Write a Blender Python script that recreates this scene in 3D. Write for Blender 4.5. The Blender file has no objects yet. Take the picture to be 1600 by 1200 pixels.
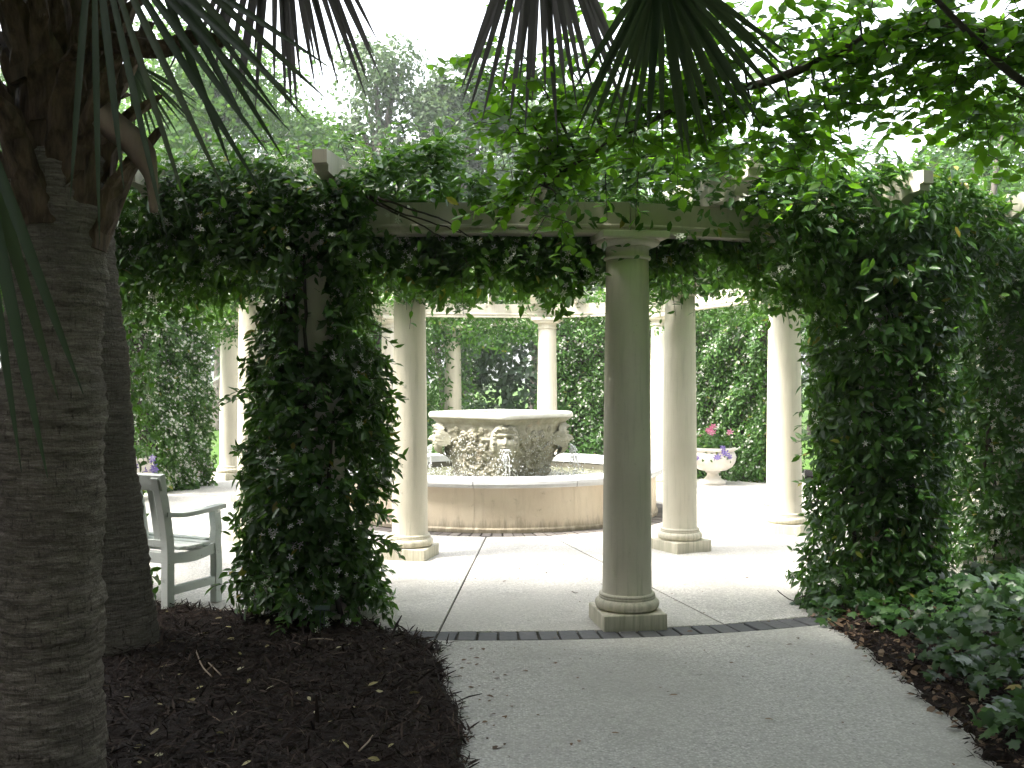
import bpy, math, random
import numpy as np
from mathutils import Vector, Matrix

R = math.radians
rng = np.random.default_rng(11)
random.seed(11)
sc = bpy.context.scene
COL = sc.collection

# ------------------------------------------------------------------ camera
CAMZ, FPX, HORIZON = 1.575, 1570.0, 592.0
cam_d = bpy.data.cameras.new('camera')
cam = bpy.data.objects.new('camera', cam_d)
COL.objects.link(cam)
cam.location = (0, 0, CAMZ)
cam.rotation_euler = (R(90 - 0.3), 0, 0)
cam_d.sensor_width = 36
cam_d.lens = 36 * FPX / 1600
cam_d.clip_start = 0.05
cam_d.clip_end = 2000
sc.camera = cam

# ------------------------------------------------------------------ light
SUN_DIR = Vector((-0.50, -0.16, 0.85)).normalized()      # towards the sun
elev = math.asin(SUN_DIR.z)
azim = math.atan2(SUN_DIR.x, SUN_DIR.y)
world = bpy.data.worlds.new('World')
sc.world = world
world.use_nodes = True
wn = world.node_tree
wn.nodes.clear()
w_out = wn.nodes.new('ShaderNodeOutputWorld')
w_bg = wn.nodes.new('ShaderNodeBackground')
w_sky = wn.nodes.new('ShaderNodeTexSky')
w_sky.sky_type = 'NISHITA'
w_sky.sun_disc = False
w_sky.sun_elevation = elev
w_sky.sun_rotation = azim
w_sky.air_density = 1.2
w_sky.dust_density = 4.0
w_sky.ozone_density = 1.0
w_hs = wn.nodes.new('ShaderNodeHueSaturation')
w_hs.inputs['Saturation'].default_value = 0.30
w_bg.inputs['Strength'].default_value = 0.15
wn.links.new(w_sky.outputs[0], w_hs.inputs['Color'])
wn.links.new(w_hs.outputs[0], w_bg.inputs['Color'])
wn.links.new(w_bg.outputs[0], w_out.inputs['Surface'])
sun_d = bpy.data.lights.new('sun', 'SUN')
sun_d.energy = 2.0
sun_d.angle = R(14)
sun_d.color = (1.0, 0.95, 0.86)
sun = bpy.data.objects.new('sun', sun_d)
COL.objects.link(sun)
sun.rotation_euler = SUN_DIR.to_track_quat('Z', 'Y').to_euler()
sc.view_settings.view_transform = 'Standard'
sc.view_settings.look = 'None'
sc.view_settings.gamma = 1
sc.view_settings.exposure = 2.65
sc.cycles.max_bounces = 7
sc.cycles.diffuse_bounces = 4
sc.cycles.transmission_bounces = 5
sc.cycles.transparent_max_bounces = 8
sc.cycles.caustics_reflective = False
sc.cycles.caustics_refractive = False
sc.cycles.use_denoising = True

# ------------------------------------------------------------------ helpers
def at(px, py, d):
    return np.array([(px - 800) / FPX * d, d, CAMZ - (py - HORIZON) / FPX * d])

def mk_mesh(name, V, F, mat, smooth=False, tint=None):
    me = bpy.data.meshes.new(name)
    if isinstance(F, np.ndarray):
        V = np.asarray(V, dtype=np.float32)
        k = F.shape[1]
        me.vertices.add(len(V))
        me.vertices.foreach_set('co', V.ravel())
        me.loops.add(F.size)
        me.loops.foreach_set('vertex_index', F.astype(np.int32).ravel())
        me.polygons.add(len(F))
        me.polygons.foreach_set('loop_start', np.arange(0, F.size, k, dtype=np.int32))
        me.update(calc_edges=True)
    else:
        me.from_pydata([tuple(map(float, v)) for v in V], [], [tuple(int(i) for i in f) for f in F])
        me.update()
    if smooth:
        me.polygons.foreach_set('use_smooth', np.ones(len(me.polygons), dtype=bool))
    if tint is not None:
        a = me.attributes.new('tint', 'FLOAT', 'POINT')
        a.data.foreach_set('value', np.asarray(tint, dtype=np.float32))
    if mat is not None:
        me.materials.append(mat)
    return me

def obj(name, me, parent=None, loc=(0, 0, 0), rotz=0.0):
    o = bpy.data.objects.new(name, me)
    COL.objects.link(o)
    if parent is not None:
        o.parent = parent
    o.location = loc
    o.rotation_euler = (0, 0, rotz)
    return o

def thing(name, label, cat, loc=(0, 0, 0), rotz=0, group=None):
    o = obj(name, None, None, loc, rotz)
    o.empty_display_size = 0.1
    return tag(o, label, cat, group)

def tag(o, label, cat=None, group=None, kind=None):
    if label: o['label'] = label
    if cat: o['category'] = cat
    if group: o['group'] = group
    if kind: o['kind'] = kind
    return o

def wpart(name, V, F, mat, parent, smooth=False, tint=None, kind=None):
    """part given in world coordinates under an unrotated thing (or a part of one)"""
    o = obj(name, mk_mesh(name, V, F, mat, smooth, tint), parent)
    if parent is not None and parent.parent is None:
        o.location = -Vector(parent.location)
    if kind: o['kind'] = kind
    return o

def struct(name, V, F, mat, smooth=False, tint=None, kind='structure'):
    o = obj(name, mk_mesh(name, V, F, mat, smooth, tint))
    if kind: o['kind'] = kind
    return o

def box(x0, x1, y0, y1, z0, z1, bev=0.0):
    if bev <= 0:
        V = [(x, y, z) for z in (z0, z1) for y in (y0, y1) for x in (x0, x1)]
        F = [(0, 2, 3, 1), (4, 5, 7, 6), (0, 1, 5, 4), (2, 6, 7, 3), (0, 4, 6, 2), (1, 3, 7, 5)]
        return np.array(V, float), F
    b = bev
    V, F = [], []
    rings = [(z0, b), (z0 + b, 0), (z1 - b, 0), (z1, b)]
    for z, i in rings:
        c = [(x0 + i, y0 + b + i * .3), (x0 + b + i * .3, y0 + i), (x1 - b - i * .3, y0 + i), (x1 - i, y0 + b + i * .3),
             (x1 - i, y1 - b - i * .3), (x1 - b - i * .3, y1 - i), (x0 + b + i * .3, y1 - i), (x0 + i, y1 - b - i * .3)]
        V += [(x, y, z) for x, y in c]
    for k in range(3):
        for j in range(8):
            F.append((k * 8 + j, k * 8 + (j + 1) % 8, k * 8 + 8 + (j + 1) % 8, k * 8 + 8 + j))
    F.append(tuple(range(7, -1, -1)))
    F.append(tuple(range(24, 32)))
    return np.array(V, float), F

class MB:
    """collects shapes into one mesh"""
    def __init__(self): self.V, self.F, self.n = [], [], 0
    def add(self, V, F):
        V = np.asarray(V, float)
        self.V.append(V)
        for f in F: self.F.append(tuple(int(i) + self.n for i in f))
        self.n += len(V)
        return self
    def get(self): return np.vstack(self.V), self.F

def lathe(prof, n=48, cap=True):
    V, F = [], []
    m = len(prof)
    for i in range(n):
        a = 2 * math.pi * i / n
        for r, z in prof:
            V.append((r * math.cos(a), r * math.sin(a), z))
    for i in range(n):
        j = (i + 1) % n
        for k in range(m - 1):
            F.append((i * m + k, j * m + k, j * m + k + 1, i * m + k + 1))
    if cap:
        F.append(tuple(i * m for i in range(n - 1, -1, -1)))
        F.append(tuple(i * m + m - 1 for i in range(n)))
    return np.array(V), F

def tube(P, rad, n=8, cap=True):
    P = np.asarray(P, float)
    m = len(P)
    rad = np.broadcast_to(np.asarray(rad, float), (m,))
    T = np.gradient(P, axis=0)
    T /= np.linalg.norm(T, axis=1)[:, None] + 1e-12
    u = np.cross(T[0], [0, 0, 1.0])
    if np.linalg.norm(u) < 1e-3: u = np.cross(T[0], [1.0, 0, 0])
    u /= np.linalg.norm(u)
    V = []
    for i in range(m):
        u = u - T[i] * np.dot(u, T[i]); u /= np.linalg.norm(u) + 1e-12
        w = np.cross(T[i], u)
        for k in range(n):
            a = 2 * math.pi * k / n
            V.append(P[i] + rad[i] * (math.cos(a) * u + math.sin(a) * w))
    F = [(i * n + k, i * n + (k + 1) % n, (i + 1) * n + (k + 1) % n, (i + 1) * n + k) for i in range(m - 1) for k in range(n)]
    if cap:
        F.append(tuple(range(n - 1, -1, -1)))
        F.append(tuple((m - 1) * n + k for k in range(n)))
    return np.array(V), F

def spline(pts, m):
    """Catmull-Rom through pts, m samples"""
    pts = np.asarray(pts, float)
    p = np.vstack([2 * pts[0] - pts[1], pts, 2 * pts[-1] - pts[-2]])
    n = len(pts) - 1
    out = []
    for s in np.linspace(0, n, m):
        i = min(int(s), n - 1); t = s - i
        a, b, c, d = p[i:i + 4]
        out.append(.5 * ((2 * b) + (c - a) * t + (2 * a - 5 * b + 4 * c - d) * t * t + (3 * b - a - 3 * c + d) * t ** 3))
    return np.array(out)

def clump(P, s=1.0, seed=0):
    """cheap smooth noise in -1..1"""
    P = np.atleast_2d(P) * s
    r = np.random.default_rng(seed + 100)
    o = np.zeros(len(P))
    for f, w in ((1, .5), (2.1, .3), (4.3, .2)):
        for _ in range(3):
            k = r.normal(size=3); k /= np.linalg.norm(k)
            o += w / 1.3 * np.sin(P @ k * f * 3 + r.uniform(0, 6.28))
    return np.clip(o, -1, 1)

def unit(v): return v / (np.linalg.norm(v, axis=-1, keepdims=True) + 1e-9)

CX, CY = -0.15, 12.1
UPV = np.array([0, 0, 1.0])
def ring(th, r, z=0.0):
    """th in degrees from the side facing the camera, positive to the right"""
    a = np.radians(th)
    return np.stack(np.broadcast_arrays(CX + r * np.sin(a), CY - r * np.cos(a), z), -1)

def arc_block(prof, t0, t1, n, c=(CX, CY)):
    """(r, z) outline swept from angle t0 to t1 (degrees)"""
    m = len(prof); V = []; F = []
    for i in range(n + 1):
        a = R(t0 + (t1 - t0) * i / n)
        for r, z in prof: V.append((c[0] + r * math.sin(a), c[1] - r * math.cos(a), z))
    for i in range(n):
        for k in range(m):
            F.append((i * m + k, i * m + (k + 1) % m, (i + 1) * m + (k + 1) % m, (i + 1) * m + k))
    F.append(tuple(range(m - 1, -1, -1)))
    F.append(tuple(n * m + k for k in range(m)))
    return np.array(V), F

# ------------------------------------------------------------------ materials
class N:
    def __init__(self, name):
        self.m = bpy.data.materials.new(name); self.m.use_nodes = True
        self.t = self.m.node_tree; self.t.nodes.clear()
        self.out = self.t.nodes.new('ShaderNodeOutputMaterial')
        self.co = self.t.nodes.new('ShaderNodeTexCoord').outputs['Object']
    def put(self, sock, v):
        if isinstance(v, bpy.types.NodeSocket): self.t.links.new(v, sock)
        elif isinstance(v, (tuple, list)) and len(v) == 3 and sock.type == 'RGBA': sock.default_value = (*v, 1)
        else: sock.default_value = v
    def node(self, typ, out=0, props=None, **inp):
        n = self.t.nodes.new(typ)
        for k, v in (props or {}).items(): setattr(n, k, v)
        for k, v in inp.items(): self.put(n.inputs[int(k[1:])] if k[0] == '_' and k[1:].isdigit() else n.inputs[k.replace('__', ' ')], v)
        return n.outputs[out]
    def scale(self, s):
        return self.node('ShaderNodeMapping', Vector=self.co, Scale=s)
    def noise(self, s, detail=4, rough=.55, vec=None, dist=0):
        return self.node('ShaderNodeTexNoise', 0, None, Vector=vec if vec is not None else self.co, Scale=s, Detail=detail, Roughness=rough, Distortion=dist)
    def ramp(self, fac, *stops):
        n = self.t.nodes.new('ShaderNodeValToRGB')
        cr = n.color_ramp
        while len(cr.elements) < len(stops): cr.elements.new(0.5)
        for e, (p, c) in zip(cr.elements, stops):
            e.position = p
            e.color = (*c, 1) if isinstance(c, (tuple, list)) else (c, c, c, 1)
        self.t.links.new(fac, n.inputs[0])
        return n.outputs[0]
    def mix(self, fac, a, b, mode='MIX'):
        n = self.t.nodes.new('ShaderNodeMix'); n.data_type = 'RGBA'; n.blend_type = mode
        self.put(n.inputs[0], fac); self.put(n.inputs[6], a); self.put(n.inputs[7], b)
        return n.outputs[2]
    def bump(self, h, strength=.3, dist=.01, normal=None):
        n = self.t.nodes.new('ShaderNodeBump')
        self.put(n.inputs['Height'], h); n.inputs['Strength'].default_value = strength; n.inputs['Distance'].default_value = dist
        if normal is not None: self.t.links.new(normal, n.inputs['Normal'])
        return n.outputs[0]
    def bsdf(self, col, rough=.6, normal=None, spec=.4, trans=0.0, metal=0.0):
        n = self.t.nodes.new('ShaderNodeBsdfPrincipled')
        self.put(n.inputs['Base Color'], col); self.put(n.inputs['Roughness'], rough)
        n.inputs['Specular IOR Level'].default_value = spec
        n.inputs['Transmission Weight'].default_value = trans
        n.inputs['Metallic'].default_value = metal
        if normal is not None: self.t.links.new(normal, n.inputs['Normal'])
        return n.outputs[0]
    def done(self, sh):
        self.t.links.new(sh, self.out.inputs['Surface']); return self.m

def leaf_mat(name, dark, mid, light, tcol, tf=.35, rough=.42, spec=.5, yellow=None):
    n = N(name)
    t = n.node('ShaderNodeAttribute', 2, dict(attribute_name='tint'))
    c = n.ramp(t, (0, dark), (.5, mid), (.95, light), (1, yellow or light))
    sh = n.bsdf(c, rough, None, spec)
    tr = n.node('ShaderNodeBsdfTranslucent', 0, None, Color=n.mix(.5, c, tcol))
    mx = n.t.nodes.new('ShaderNodeMixShader'); mx.inputs[0].default_value = tf
    n.t.links.new(sh, mx.inputs[1]); n.t.links.new(tr, mx.inputs[2])
    return n.done(mx.outputs[0])

def m_column():
    n = N('cream column paint')
    big = n.noise(1.6, 4); fine = n.noise(60, 3)
    streak = n.noise(7, 5, .65, n.scale((5, 5, .35)))
    c = n.ramp(big, (.3, (.585, .54, .44)), (.7, (.67, .625, .52)))
    c = n.mix(n.ramp(streak, (.52, 0), (.76, .55)), c, (.42, .40, .31))
    pores = n.noise(95, 2, .5)
    c = n.mix(n.ramp(pores, (.70, 0), (.76, .55)), c, (.30, .28, .21))
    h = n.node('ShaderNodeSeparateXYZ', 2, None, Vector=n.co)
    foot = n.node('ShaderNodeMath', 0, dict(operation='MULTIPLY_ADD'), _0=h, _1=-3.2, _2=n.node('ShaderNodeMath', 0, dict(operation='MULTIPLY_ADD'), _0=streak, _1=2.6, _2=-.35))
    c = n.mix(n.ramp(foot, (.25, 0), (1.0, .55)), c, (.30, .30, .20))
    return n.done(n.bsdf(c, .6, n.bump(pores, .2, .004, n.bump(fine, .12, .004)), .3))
def m_wood_white(name, a, b):
    n = N(name)
    g = n.noise(8, 4, .6, n.scale((2, 2, 14)))
    c = n.mix(n.ramp(n.noise(3, 4), (.45, 0), (.75, .6)), a, b)
    c = n.mix(n.ramp(n.noise(16, 6, .75), (.58, 0), (.70, .6)), c, tuple(x * .55 for x in b))
    c = n.mix(n.ramp(n.noise(34, 3, .6), (.70, 0), (.73, .8)), c, (.20, .17, .13))
    return n.done(n.bsdf(c, .6, n.bump(g, .3, .005), .3))
def m_beam():
    n = N('cream painted beam')
    c = n.ramp(n.noise(1.3, 5), (.3, (.52, .48, .39)), (.7, (.62, .58, .48)))
    st = n.noise(5, 5, .65, n.scale((5, 5, .6)))
    c = n.mix(n.ramp(st, (.52, 0), (.8, .65)), c, (.26, .25, .18))
    return n.done(n.bsdf(c, .6, n.bump(n.noise(45, 3), .12, .004), .3))
def m_aggregate(name, base, spread, dirt):
    n = N(name)
    v = n.t.nodes.new('ShaderNodeTexVoronoi'); v.inputs['Scale'].default_value = 85
    n.t.links.new(n.co, v.inputs['Vector'])
    sep = n.node('ShaderNodeSeparateColor', 0, None, Color=v.outputs['Color'])
    lo = tuple(x * (1 - spread) for x in base); hi = tuple(min(.85, x * (1 + spread)) for x in base)
    c = n.ramp(sep, (0.0, tuple(x * .45 for x in base)), (.10, lo), (.55, base), (.9, hi), (1.0, hi))
    c = n.mix(n.ramp(v.outputs['Distance'], (.35, 0), (.7, .75)), c, tuple(x * .72 for x in base))
    big = n.noise(.55, 6, .6); med = n.noise(3.2, 5, .62)
    c = n.mix(n.ramp(big, (.40, 0), (.66, .75)), c, dirt)
    c = n.mix(n.ramp(n.noise(1.3, 7, .7, None, .8), (.54, 0), (.66, .5)), c, tuple(x * .8 for x in dirt))
    c = n.mix(n.ramp(med, (.5, 0), (.8, .45)), c, dirt)
    spots = n.noise(14, 2, .5)
    c = n.mix(n.ramp(spots, (.70, 0), (.74, .5)), c, tuple(x * .5 for x in dirt))
    rnd = n.node('ShaderNodeObjectInfo', 5)
    c = n.mix(n.ramp(rnd, (0, 0.0), (1, .35)), c, dirt)
    b = n.bump(v.outputs['Distance'], .45, .006)
    return n.done(n.bsdf(c, .8, b, .25))
def m_brick(name, a, b):
    n = N(name)
    rnd = n.node('ShaderNodeObjectInfo', 5)
    c = n.mix(rnd, a, b)
    c = n.mix(n.ramp(n.noise(24, 5, .7), (.4, 0), (.75, .5)), c, tuple(x * .5 for x in a))
    return n.done(n.bsdf(c, .75, n.bump(n.noise(70, 4), .3, .004), .3))
def m_mulch():
    n = N('shredded bark mulch')
    s = n.noise(38, 6, .75, n.scale((1, 1, 1)), 1.2)
    c = n.ramp(s, (.3, (.010, .007, .0055)), (.55, (.028, .019, .0145)), (.8, (.058, .040, .030)))
    return n.done(n.bsdf(c, .9, n.bump(s, .9, .03), .15))
def m_shred():
    n = N('mulch shreds')
    t = n.node('ShaderNodeAttribute', 2, dict(attribute_name='tint'))
    c = n.ramp(t, (0, (.009, .006, .005)), (.55, (.033, .022, .017)), (.90, (.075, .050, .037)), (1, (.20, .15, .105)))
    return n.done(n.bsdf(c, .85, None, .2))
def m_palm_bark():
    n = N('palm bark')
    wob = n.noise(2.2, 4, .6)
    w = n.t.nodes.new('ShaderNodeTexWave'); w.wave_type = 'BANDS'; w.bands_direction = 'Z'; w.wave_profile = 'SAW'
    w.inputs['Scale'].default_value = 6.5; w.inputs['Distortion'].default_value = 5.0; w.inputs['Detail'].default_value = 5; w.inputs['Detail Scale'].default_value = 2.2; w.inputs['Detail Roughness'].default_value = .7
    n.t.links.new(n.co, w.inputs['Vector'])
    rings = n.noise(11, 6, .75, n.scale((1.0, 1.0, 9)), .3)
    fib = n.noise(70, 4, .7, n.scale((1, 1, .5)))
    crack = n.noise(26, 4, .65, n.scale((2.6, 2.6, .45)))
    c = n.ramp(rings, (.28, (.075, .063, .052)), (.5, (.20, .172, .142)), (.72, (.36, .325, .28)))
    c = n.mix(n.ramp(w.outputs[1], (.0, .55), (.25, 0)), c, (.05, .04, .032))
    c = n.mix(n.ramp(crack, (.58, 0), (.68, .75)), c, (.032, .025, .02))
    c = n.mix(n.ramp(fib, (.5, 0), (.8, .4)), c, (.30, .27, .23))
    c = n.mix(n.ramp(wob, (.5, 0), (.72, .55)), c, (.10, .10, .075))
    b = n.bump(w.outputs[1], .7, .03); b = n.bump(rings, .7, .025, b); b = n.bump(crack, .6, .015, b)
    return n.done(n.bsdf(c, .9, b, .12))
def m_simple(name, a, b, s=6, rough=.7, bs=.2, bsc=40, spec=.3, stretch=(1, 1, 1)):
    n = N(name)
    c = n.ramp(n.noise(s, 5, .6, n.scale(stretch)), (.3, a), (.7, b))
    return n.done(n.bsdf(c, rough, n.bump(n.noise(bsc, 4, .6, n.scale(stretch)), bs, .01), spec))
def m_basin():
    n = N('stained basin plaster')
    c = n.ramp(n.noise(1.8, 5), (.3, (.56, .47, .36)), (.7, (.66, .575, .46)))
    v = n.noise(5, 6, .7, n.scale((3.0, 3.0, .45)))
    c = n.mix(n.ramp(v, (.50, 0), (.78, .5)), c, (.40, .33, .24))
    h = n.node('ShaderNodeSeparateXYZ', 2, None, Vector=n.co)
    blot = n.noise(9, 6, .75)
    c = n.mix(n.ramp(blot, (.60, 0), (.70, .55)), c, (.27, .225, .16))
    c = n.mix(n.ramp(n.noise(4, 4), (.60, 0), (.7, .55)), c, (.66, .58, .47))
    foot = n.node('ShaderNodeMath', 0, dict(operation='MULTIPLY_ADD'), _0=h, _1=-7.0, _2=n.node('ShaderNodeMath', 0, dict(operation='MULTIPLY_ADD'), _0=v, _1=2.4, _2=-.25))
    c = n.mix(n.ramp(foot, (.1, 0), (.9, .65)), c, (.13, .115, .075))
    return n.done(n.bsdf(c, .8, n.bump(n.noise(30, 5), .25, .008), .25))
def m_bowl():
    n = N('weathered carved limestone')
    c = n.ramp(n.noise(5, 6, .7), (.3, (.20, .19, .14)), (.55, (.32, .30, .235)), (.75, (.45, .43, .35)))
    moss = n.noise(3.1, 5, .65, n.scale((2, 2, .7)))
    c = n.mix(n.ramp(moss, (.52, 0), (.72, .6)), c, (.20, .185, .085))
    rust = n.noise(7, 4, .6)
    c = n.mix(n.ramp(rust, (.6, 0), (.75, .35)), c, (.38, .24, .17))
    return n.done(n.bsdf(c, .55, n.bump(n.noise(38, 6, .7), .7, .014), .45))
def m_water():
    n = N('fountain water')
    w = n.noise(9, 4, .6, None, 1.0)
    sh = n.bsdf((.13, .135, .085), .06, n.bump(w, .55, .04), .6)
    return n.done(sh)
def m_splash():
    n = N('falling water')
    return n.done(n.bsdf((.92, .94, .95), .12, None, .6, .35))
def m_ground():
    n = N('lawn and soil')
    c = n.ramp(n.noise(.5, 6, .6), (.3, (.045, .095, .018)), (.7, (.085, .15, .035)))
    c = n.mix(n.ramp(n.noise(18, 4, .7), (.4, 0), (.7, .5)), c, (.03, .06, .012))
    return n.done(n.bsdf(c, .9, n.bump(n.noise(60, 3), .6, .03), .1))

MAT = dict(
    column=m_column(), beam=m_beam(),
    bench=m_wood_white('pale painted bench wood', (.66, .70, .68), (.55, .59, .56)),
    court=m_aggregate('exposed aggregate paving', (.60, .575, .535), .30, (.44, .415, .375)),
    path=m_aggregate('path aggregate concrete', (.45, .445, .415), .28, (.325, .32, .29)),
    joint=m_simple('joint soil', (.03, .028, .02), (.07, .06, .045), 20, .95),
    brick=m_brick('slate grey paving brick', (.085, .088, .094), (.125, .125, .128)),
    brick2=m_brick('weathered fountain brick', (.115, .105, .10), (.20, .18, .165)),
    mulch=m_mulch(), shred=m_shred(), bark=m_palm_bark(),
    boot=m_simple('palm leaf bases', (.028, .019, .013), (.15, .105, .07), 14, .9, 1.0, 45, .15, (2, 2, .35)),
    spathe=m_simple('dry palm stalk', (.17, .125, .09), (.33, .25, .185), 6, .7, .4, 40, .3, (1, 1, .3)),
    petiole=m_simple('green palm stalk', (.045, .055, .02), (.09, .10, .04), 4, .5),
    basin=m_basin(), coping=m_simple('grey stone coping', (.44, .44, .45), (.60, .60, .60), 5, .6, .25, 50),
    bowl=m_bowl(), mask=m_simple('carved limestone mask', (.25, .24, .18), (.42, .40, .32), 14, .7, .6, 50), rim=m_simple('pale stone rim', (.58, .56, .50), (.72, .71, .67), 6, .5, .2, 50),
    water=m_water(), splash=m_splash(), ground=m_ground(),
    dark=m_simple('wet basin lining', (.07, .065, .05), (.13, .12, .09), 6, .6),
    urn=m_simple('cast stone urn', (.58, .54, .48), (.72, .68, .62), 6, .7, .25, 40),
    woody=m_simple('vine stem bark', (.030, .024, .018), (.075, .06, .045), 12, .9, .5, 60),
    trunk=m_simple('grey tree bark', (.07, .06, .05), (.17, .15, .125), 7, .9, .7, 30, .2, (1, 1, .3)),
    limb=m_simple('dark branch bark', (.030, .024, .020), (.085, .07, .058), 12, .9, .5, 50),
    jasmine=leaf_mat('jasmine leaves', (.018, .054, .012), (.036, .100, .019), (.085, .18, .034), (.20, .46, .03), .36, .34, .42, (.30, .24, .04)),
    jasmine_far=leaf_mat('jasmine leaves lightened as sunlit', (.024, .074, .012), (.048, .132, .018), (.11, .22, .042), (.18, .38, .03), .32, .40, .38, (.24, .24, .05)),  # paler copy of the jasmine leaves, sunlight put into its colour
    tree_leaf=leaf_mat('thin green tree leaves', (.030, .092, .008), (.052, .145, .012), (.10, .215, .022), (.28, .60, .02), .58, .45, .30),
    ivy=leaf_mat('ivy leaves', (.010, .034, .008), (.022, .062, .013), (.056, .125, .026), (.13, .28, .03), .22, .38, .4, (.22, .18, .05)),
    frond=leaf_mat('palm frond', (.014, .026, .014), (.024, .044, .022), (.060, .075, .034), (.10, .15, .04), .16, .38, .5),
    frond_dry=leaf_mat('drying palm frond', (.055, .050, .055), (.085, .078, .080), (.12, .11, .10), (.2, .18, .16), .22, .6, .3),
    tree_a=leaf_mat('bright tree foliage', (.022, .066, .005), (.042, .115, .009), (.080, .175, .020), (.20, .38, .04), .36, .5, .3),
    tree_b=leaf_mat('grey green tree foliage', (.026, .058, .016), (.048, .092, .028), (.080, .130, .046), (.20, .30, .10), .30, .5, .3),
    tree_c=leaf_mat('dark evergreen foliage', (.016, .036, .013), (.028, .060, .020), (.052, .092, .034), (.12, .22, .04), .25, .45, .4),
    flower=leaf_mat('white jasmine flowers', (.68, .68, .60), (.76, .76, .68), (.82, .82, .76), (.8, .8, .7), .30, .6, .2),
    pink=leaf_mat('pink petals', (.55, .10, .24), (.66, .22, .36), (.78, .50, .58), (.7, .1, .25), .30, .6, .2),
    purple=leaf_mat('purple petals', (.09, .06, .22), (.17, .13, .35), (.32, .27, .50), (.3, .2, .6), .30, .6, .2),
    litter=leaf_mat('fallen leaves', (.16, .13, .06), (.33, .29, .13), (.50, .47, .32), (.4, .35, .1), .12, .6, .25),
    brownlitter=leaf_mat('brown leaf litter', (.06, .035, .02), (.14, .085, .05), (.33, .26, .19), (.3, .2, .1), .12, .7, .25),
    sign=m_simple('dark green metal', (.03, .055, .045), (.06, .09, .075), 8, .45),
)

# ------------------------------------------------------------------ leaf templates
LEAF = (np.array([(0, 0, 0), (.19, .28, .05), (.185, .60, .05), (0, 1, -.08), (-.185, .60, .05), (-.19, .28, .05)]), np.array([(0, 1, 2, 3), (0, 3, 4, 5)]))
OVAL = (np.array([(0, 0, 0), (.25, .25, .05), (.26, .62, .04), (0, 1, -.05), (-.26, .62, .04), (-.25, .25, .05)]), np.array([(0, 1, 2, 3), (0, 3, 4, 5)]))
DIAM = (np.array([(0, 0, 0), (.30, .45, .07), (0, 1, 0), (-.30, .45, .07)]), np.array([(0, 1, 2), (0, 2, 3)]))
_io = [(0, 0, .02), (.22, -.10, 0), (.50, .12, -.05), (.34, .36, .02), (.46, .66, -.05), (.19, .62, .02), (0, 1, -.06), (-.19, .62, .02), (-.46, .66, -.05), (-.34, .36, .02), (-.50, .12, -.05), (-.22, -.10, 0)]
IVYL = (np.array([(0, .34, .05)] + _io), np.array([(0, 1 + i, 1 + (i + 1) % 12) for i in range(12)]))
_fv, _ff = [(0, 0, 0)], []
for _k in range(5):
    _a = 2 * math.pi * _k / 5
    for _da, _r, _z in ((-.28, .26, .02), (.12, .56, .07), (.42, .46, .03)):
        _fv.append((_r * math.cos(_a + _da), _r * math.sin(_a + _da), _z))
    _ff.append((0, 1 + 3 * _k, 2 + 3 * _k, 3 + 3 * _k))
FLOW = (np.array(_fv), np.array(_ff))

def frames(P, Nrm, D):
    Nrm = unit(Nrm)
    D = D - Nrm * np.sum(D * Nrm, -1, keepdims=True)
    D = unit(D)
    return np.cross(D, Nrm), D, Nrm

def leaves(P, Nrm, D, S, tmpl, tint=None):
    B, D, Nrm = frames(P, Nrm, D)
    tv, tf = tmpl
    S = np.broadcast_to(S, (len(P),))[:, None, None]
    V = P[:, None, :] + S * (tv[None, :, 0:1] * B[:, None] + tv[None, :, 1:2] * D[:, None] + tv[None, :, 2:3] * Nrm[:, None])
    n, k = len(P), len(tv)
    F = (tf[None] + (np.arange(n) * k)[:, None, None]).reshape(-1, tf.shape[1])
    if tint is None: tint = np.clip(rng.normal(.45, .22, n), 0, 1)
    return V.reshape(-1, 3), F, np.repeat(tint, k)

_variants = {}
def variant_meshes(tmpl, mat, key):
    if key not in _variants:
        _variants[key] = [mk_mesh(key, tmpl[0], tmpl[1], mat, False, np.full(len(tmpl[0]), t)) for t in (.15, .35, .5, .65, .85)]
    return _variants[key]

def foliage(parent, P, Nrm, D, S, tmpl, mat, name='foliage', single=0, leafname='leaf', front=None, tint=None):
    """joined foliage of a thing; the `single` leaves that show largest become parts of their own"""
    n = len(P)
    S = np.broadcast_to(S, (n,)).copy()
    keep = np.ones(n, bool)
    if single:
        px = 800 + P[:, 0] / P[:, 1] * FPX; py = HORIZON - (P[:, 2] - CAMZ) / P[:, 1] * FPX
        ok = (px > 5) & (px < 1595) & (py > 5) & (py < 1195) & (P[:, 1] > .5)
        score = np.where(ok, (front if front is not None else -np.linalg.norm(P - np.array([0, 0, CAMZ]), axis=1)), -1e9)
        cand = np.argsort(-score)[:max(single * 2, 1)]
        cand = cand[score[cand] > -1e8]
        pick = rng.permutation(cand)[:single]
        keep[pick] = False
        B, DD, NN = frames(P[pick], Nrm[pick], D[pick])
        loc = np.array(parent.location)
        vm = variant_meshes(tmpl, mat, leafname + '_' + mat.name)
        for i, q in enumerate(pick):
            o = bpy.data.objects.new(leafname, vm[int(rng.integers(len(vm)))])
            COL.objects.link(o); o.parent = parent
            M = Matrix.Identity(4)
            s = float(S[q])
            for r_ in range(3):
                M[r_][0] = B[i][r_] * s; M[r_][1] = DD[i][r_] * s; M[r_][2] = NN[i][r_] * s
                M[r_][3] = P[q][r_] - loc[r_]
            o.matrix_basis = M
    V, F, t = leaves(P[keep], Nrm[keep], D[keep], S[keep], tmpl, None if tint is None else tint[keep])
    return wpart(name, V, F, mat, parent, False, t, 'stuff')

def rdir(n, down=0.0):
    d = rng.normal(size=(n, 3)); d[:, 2] -= down
    return unit(d)

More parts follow.
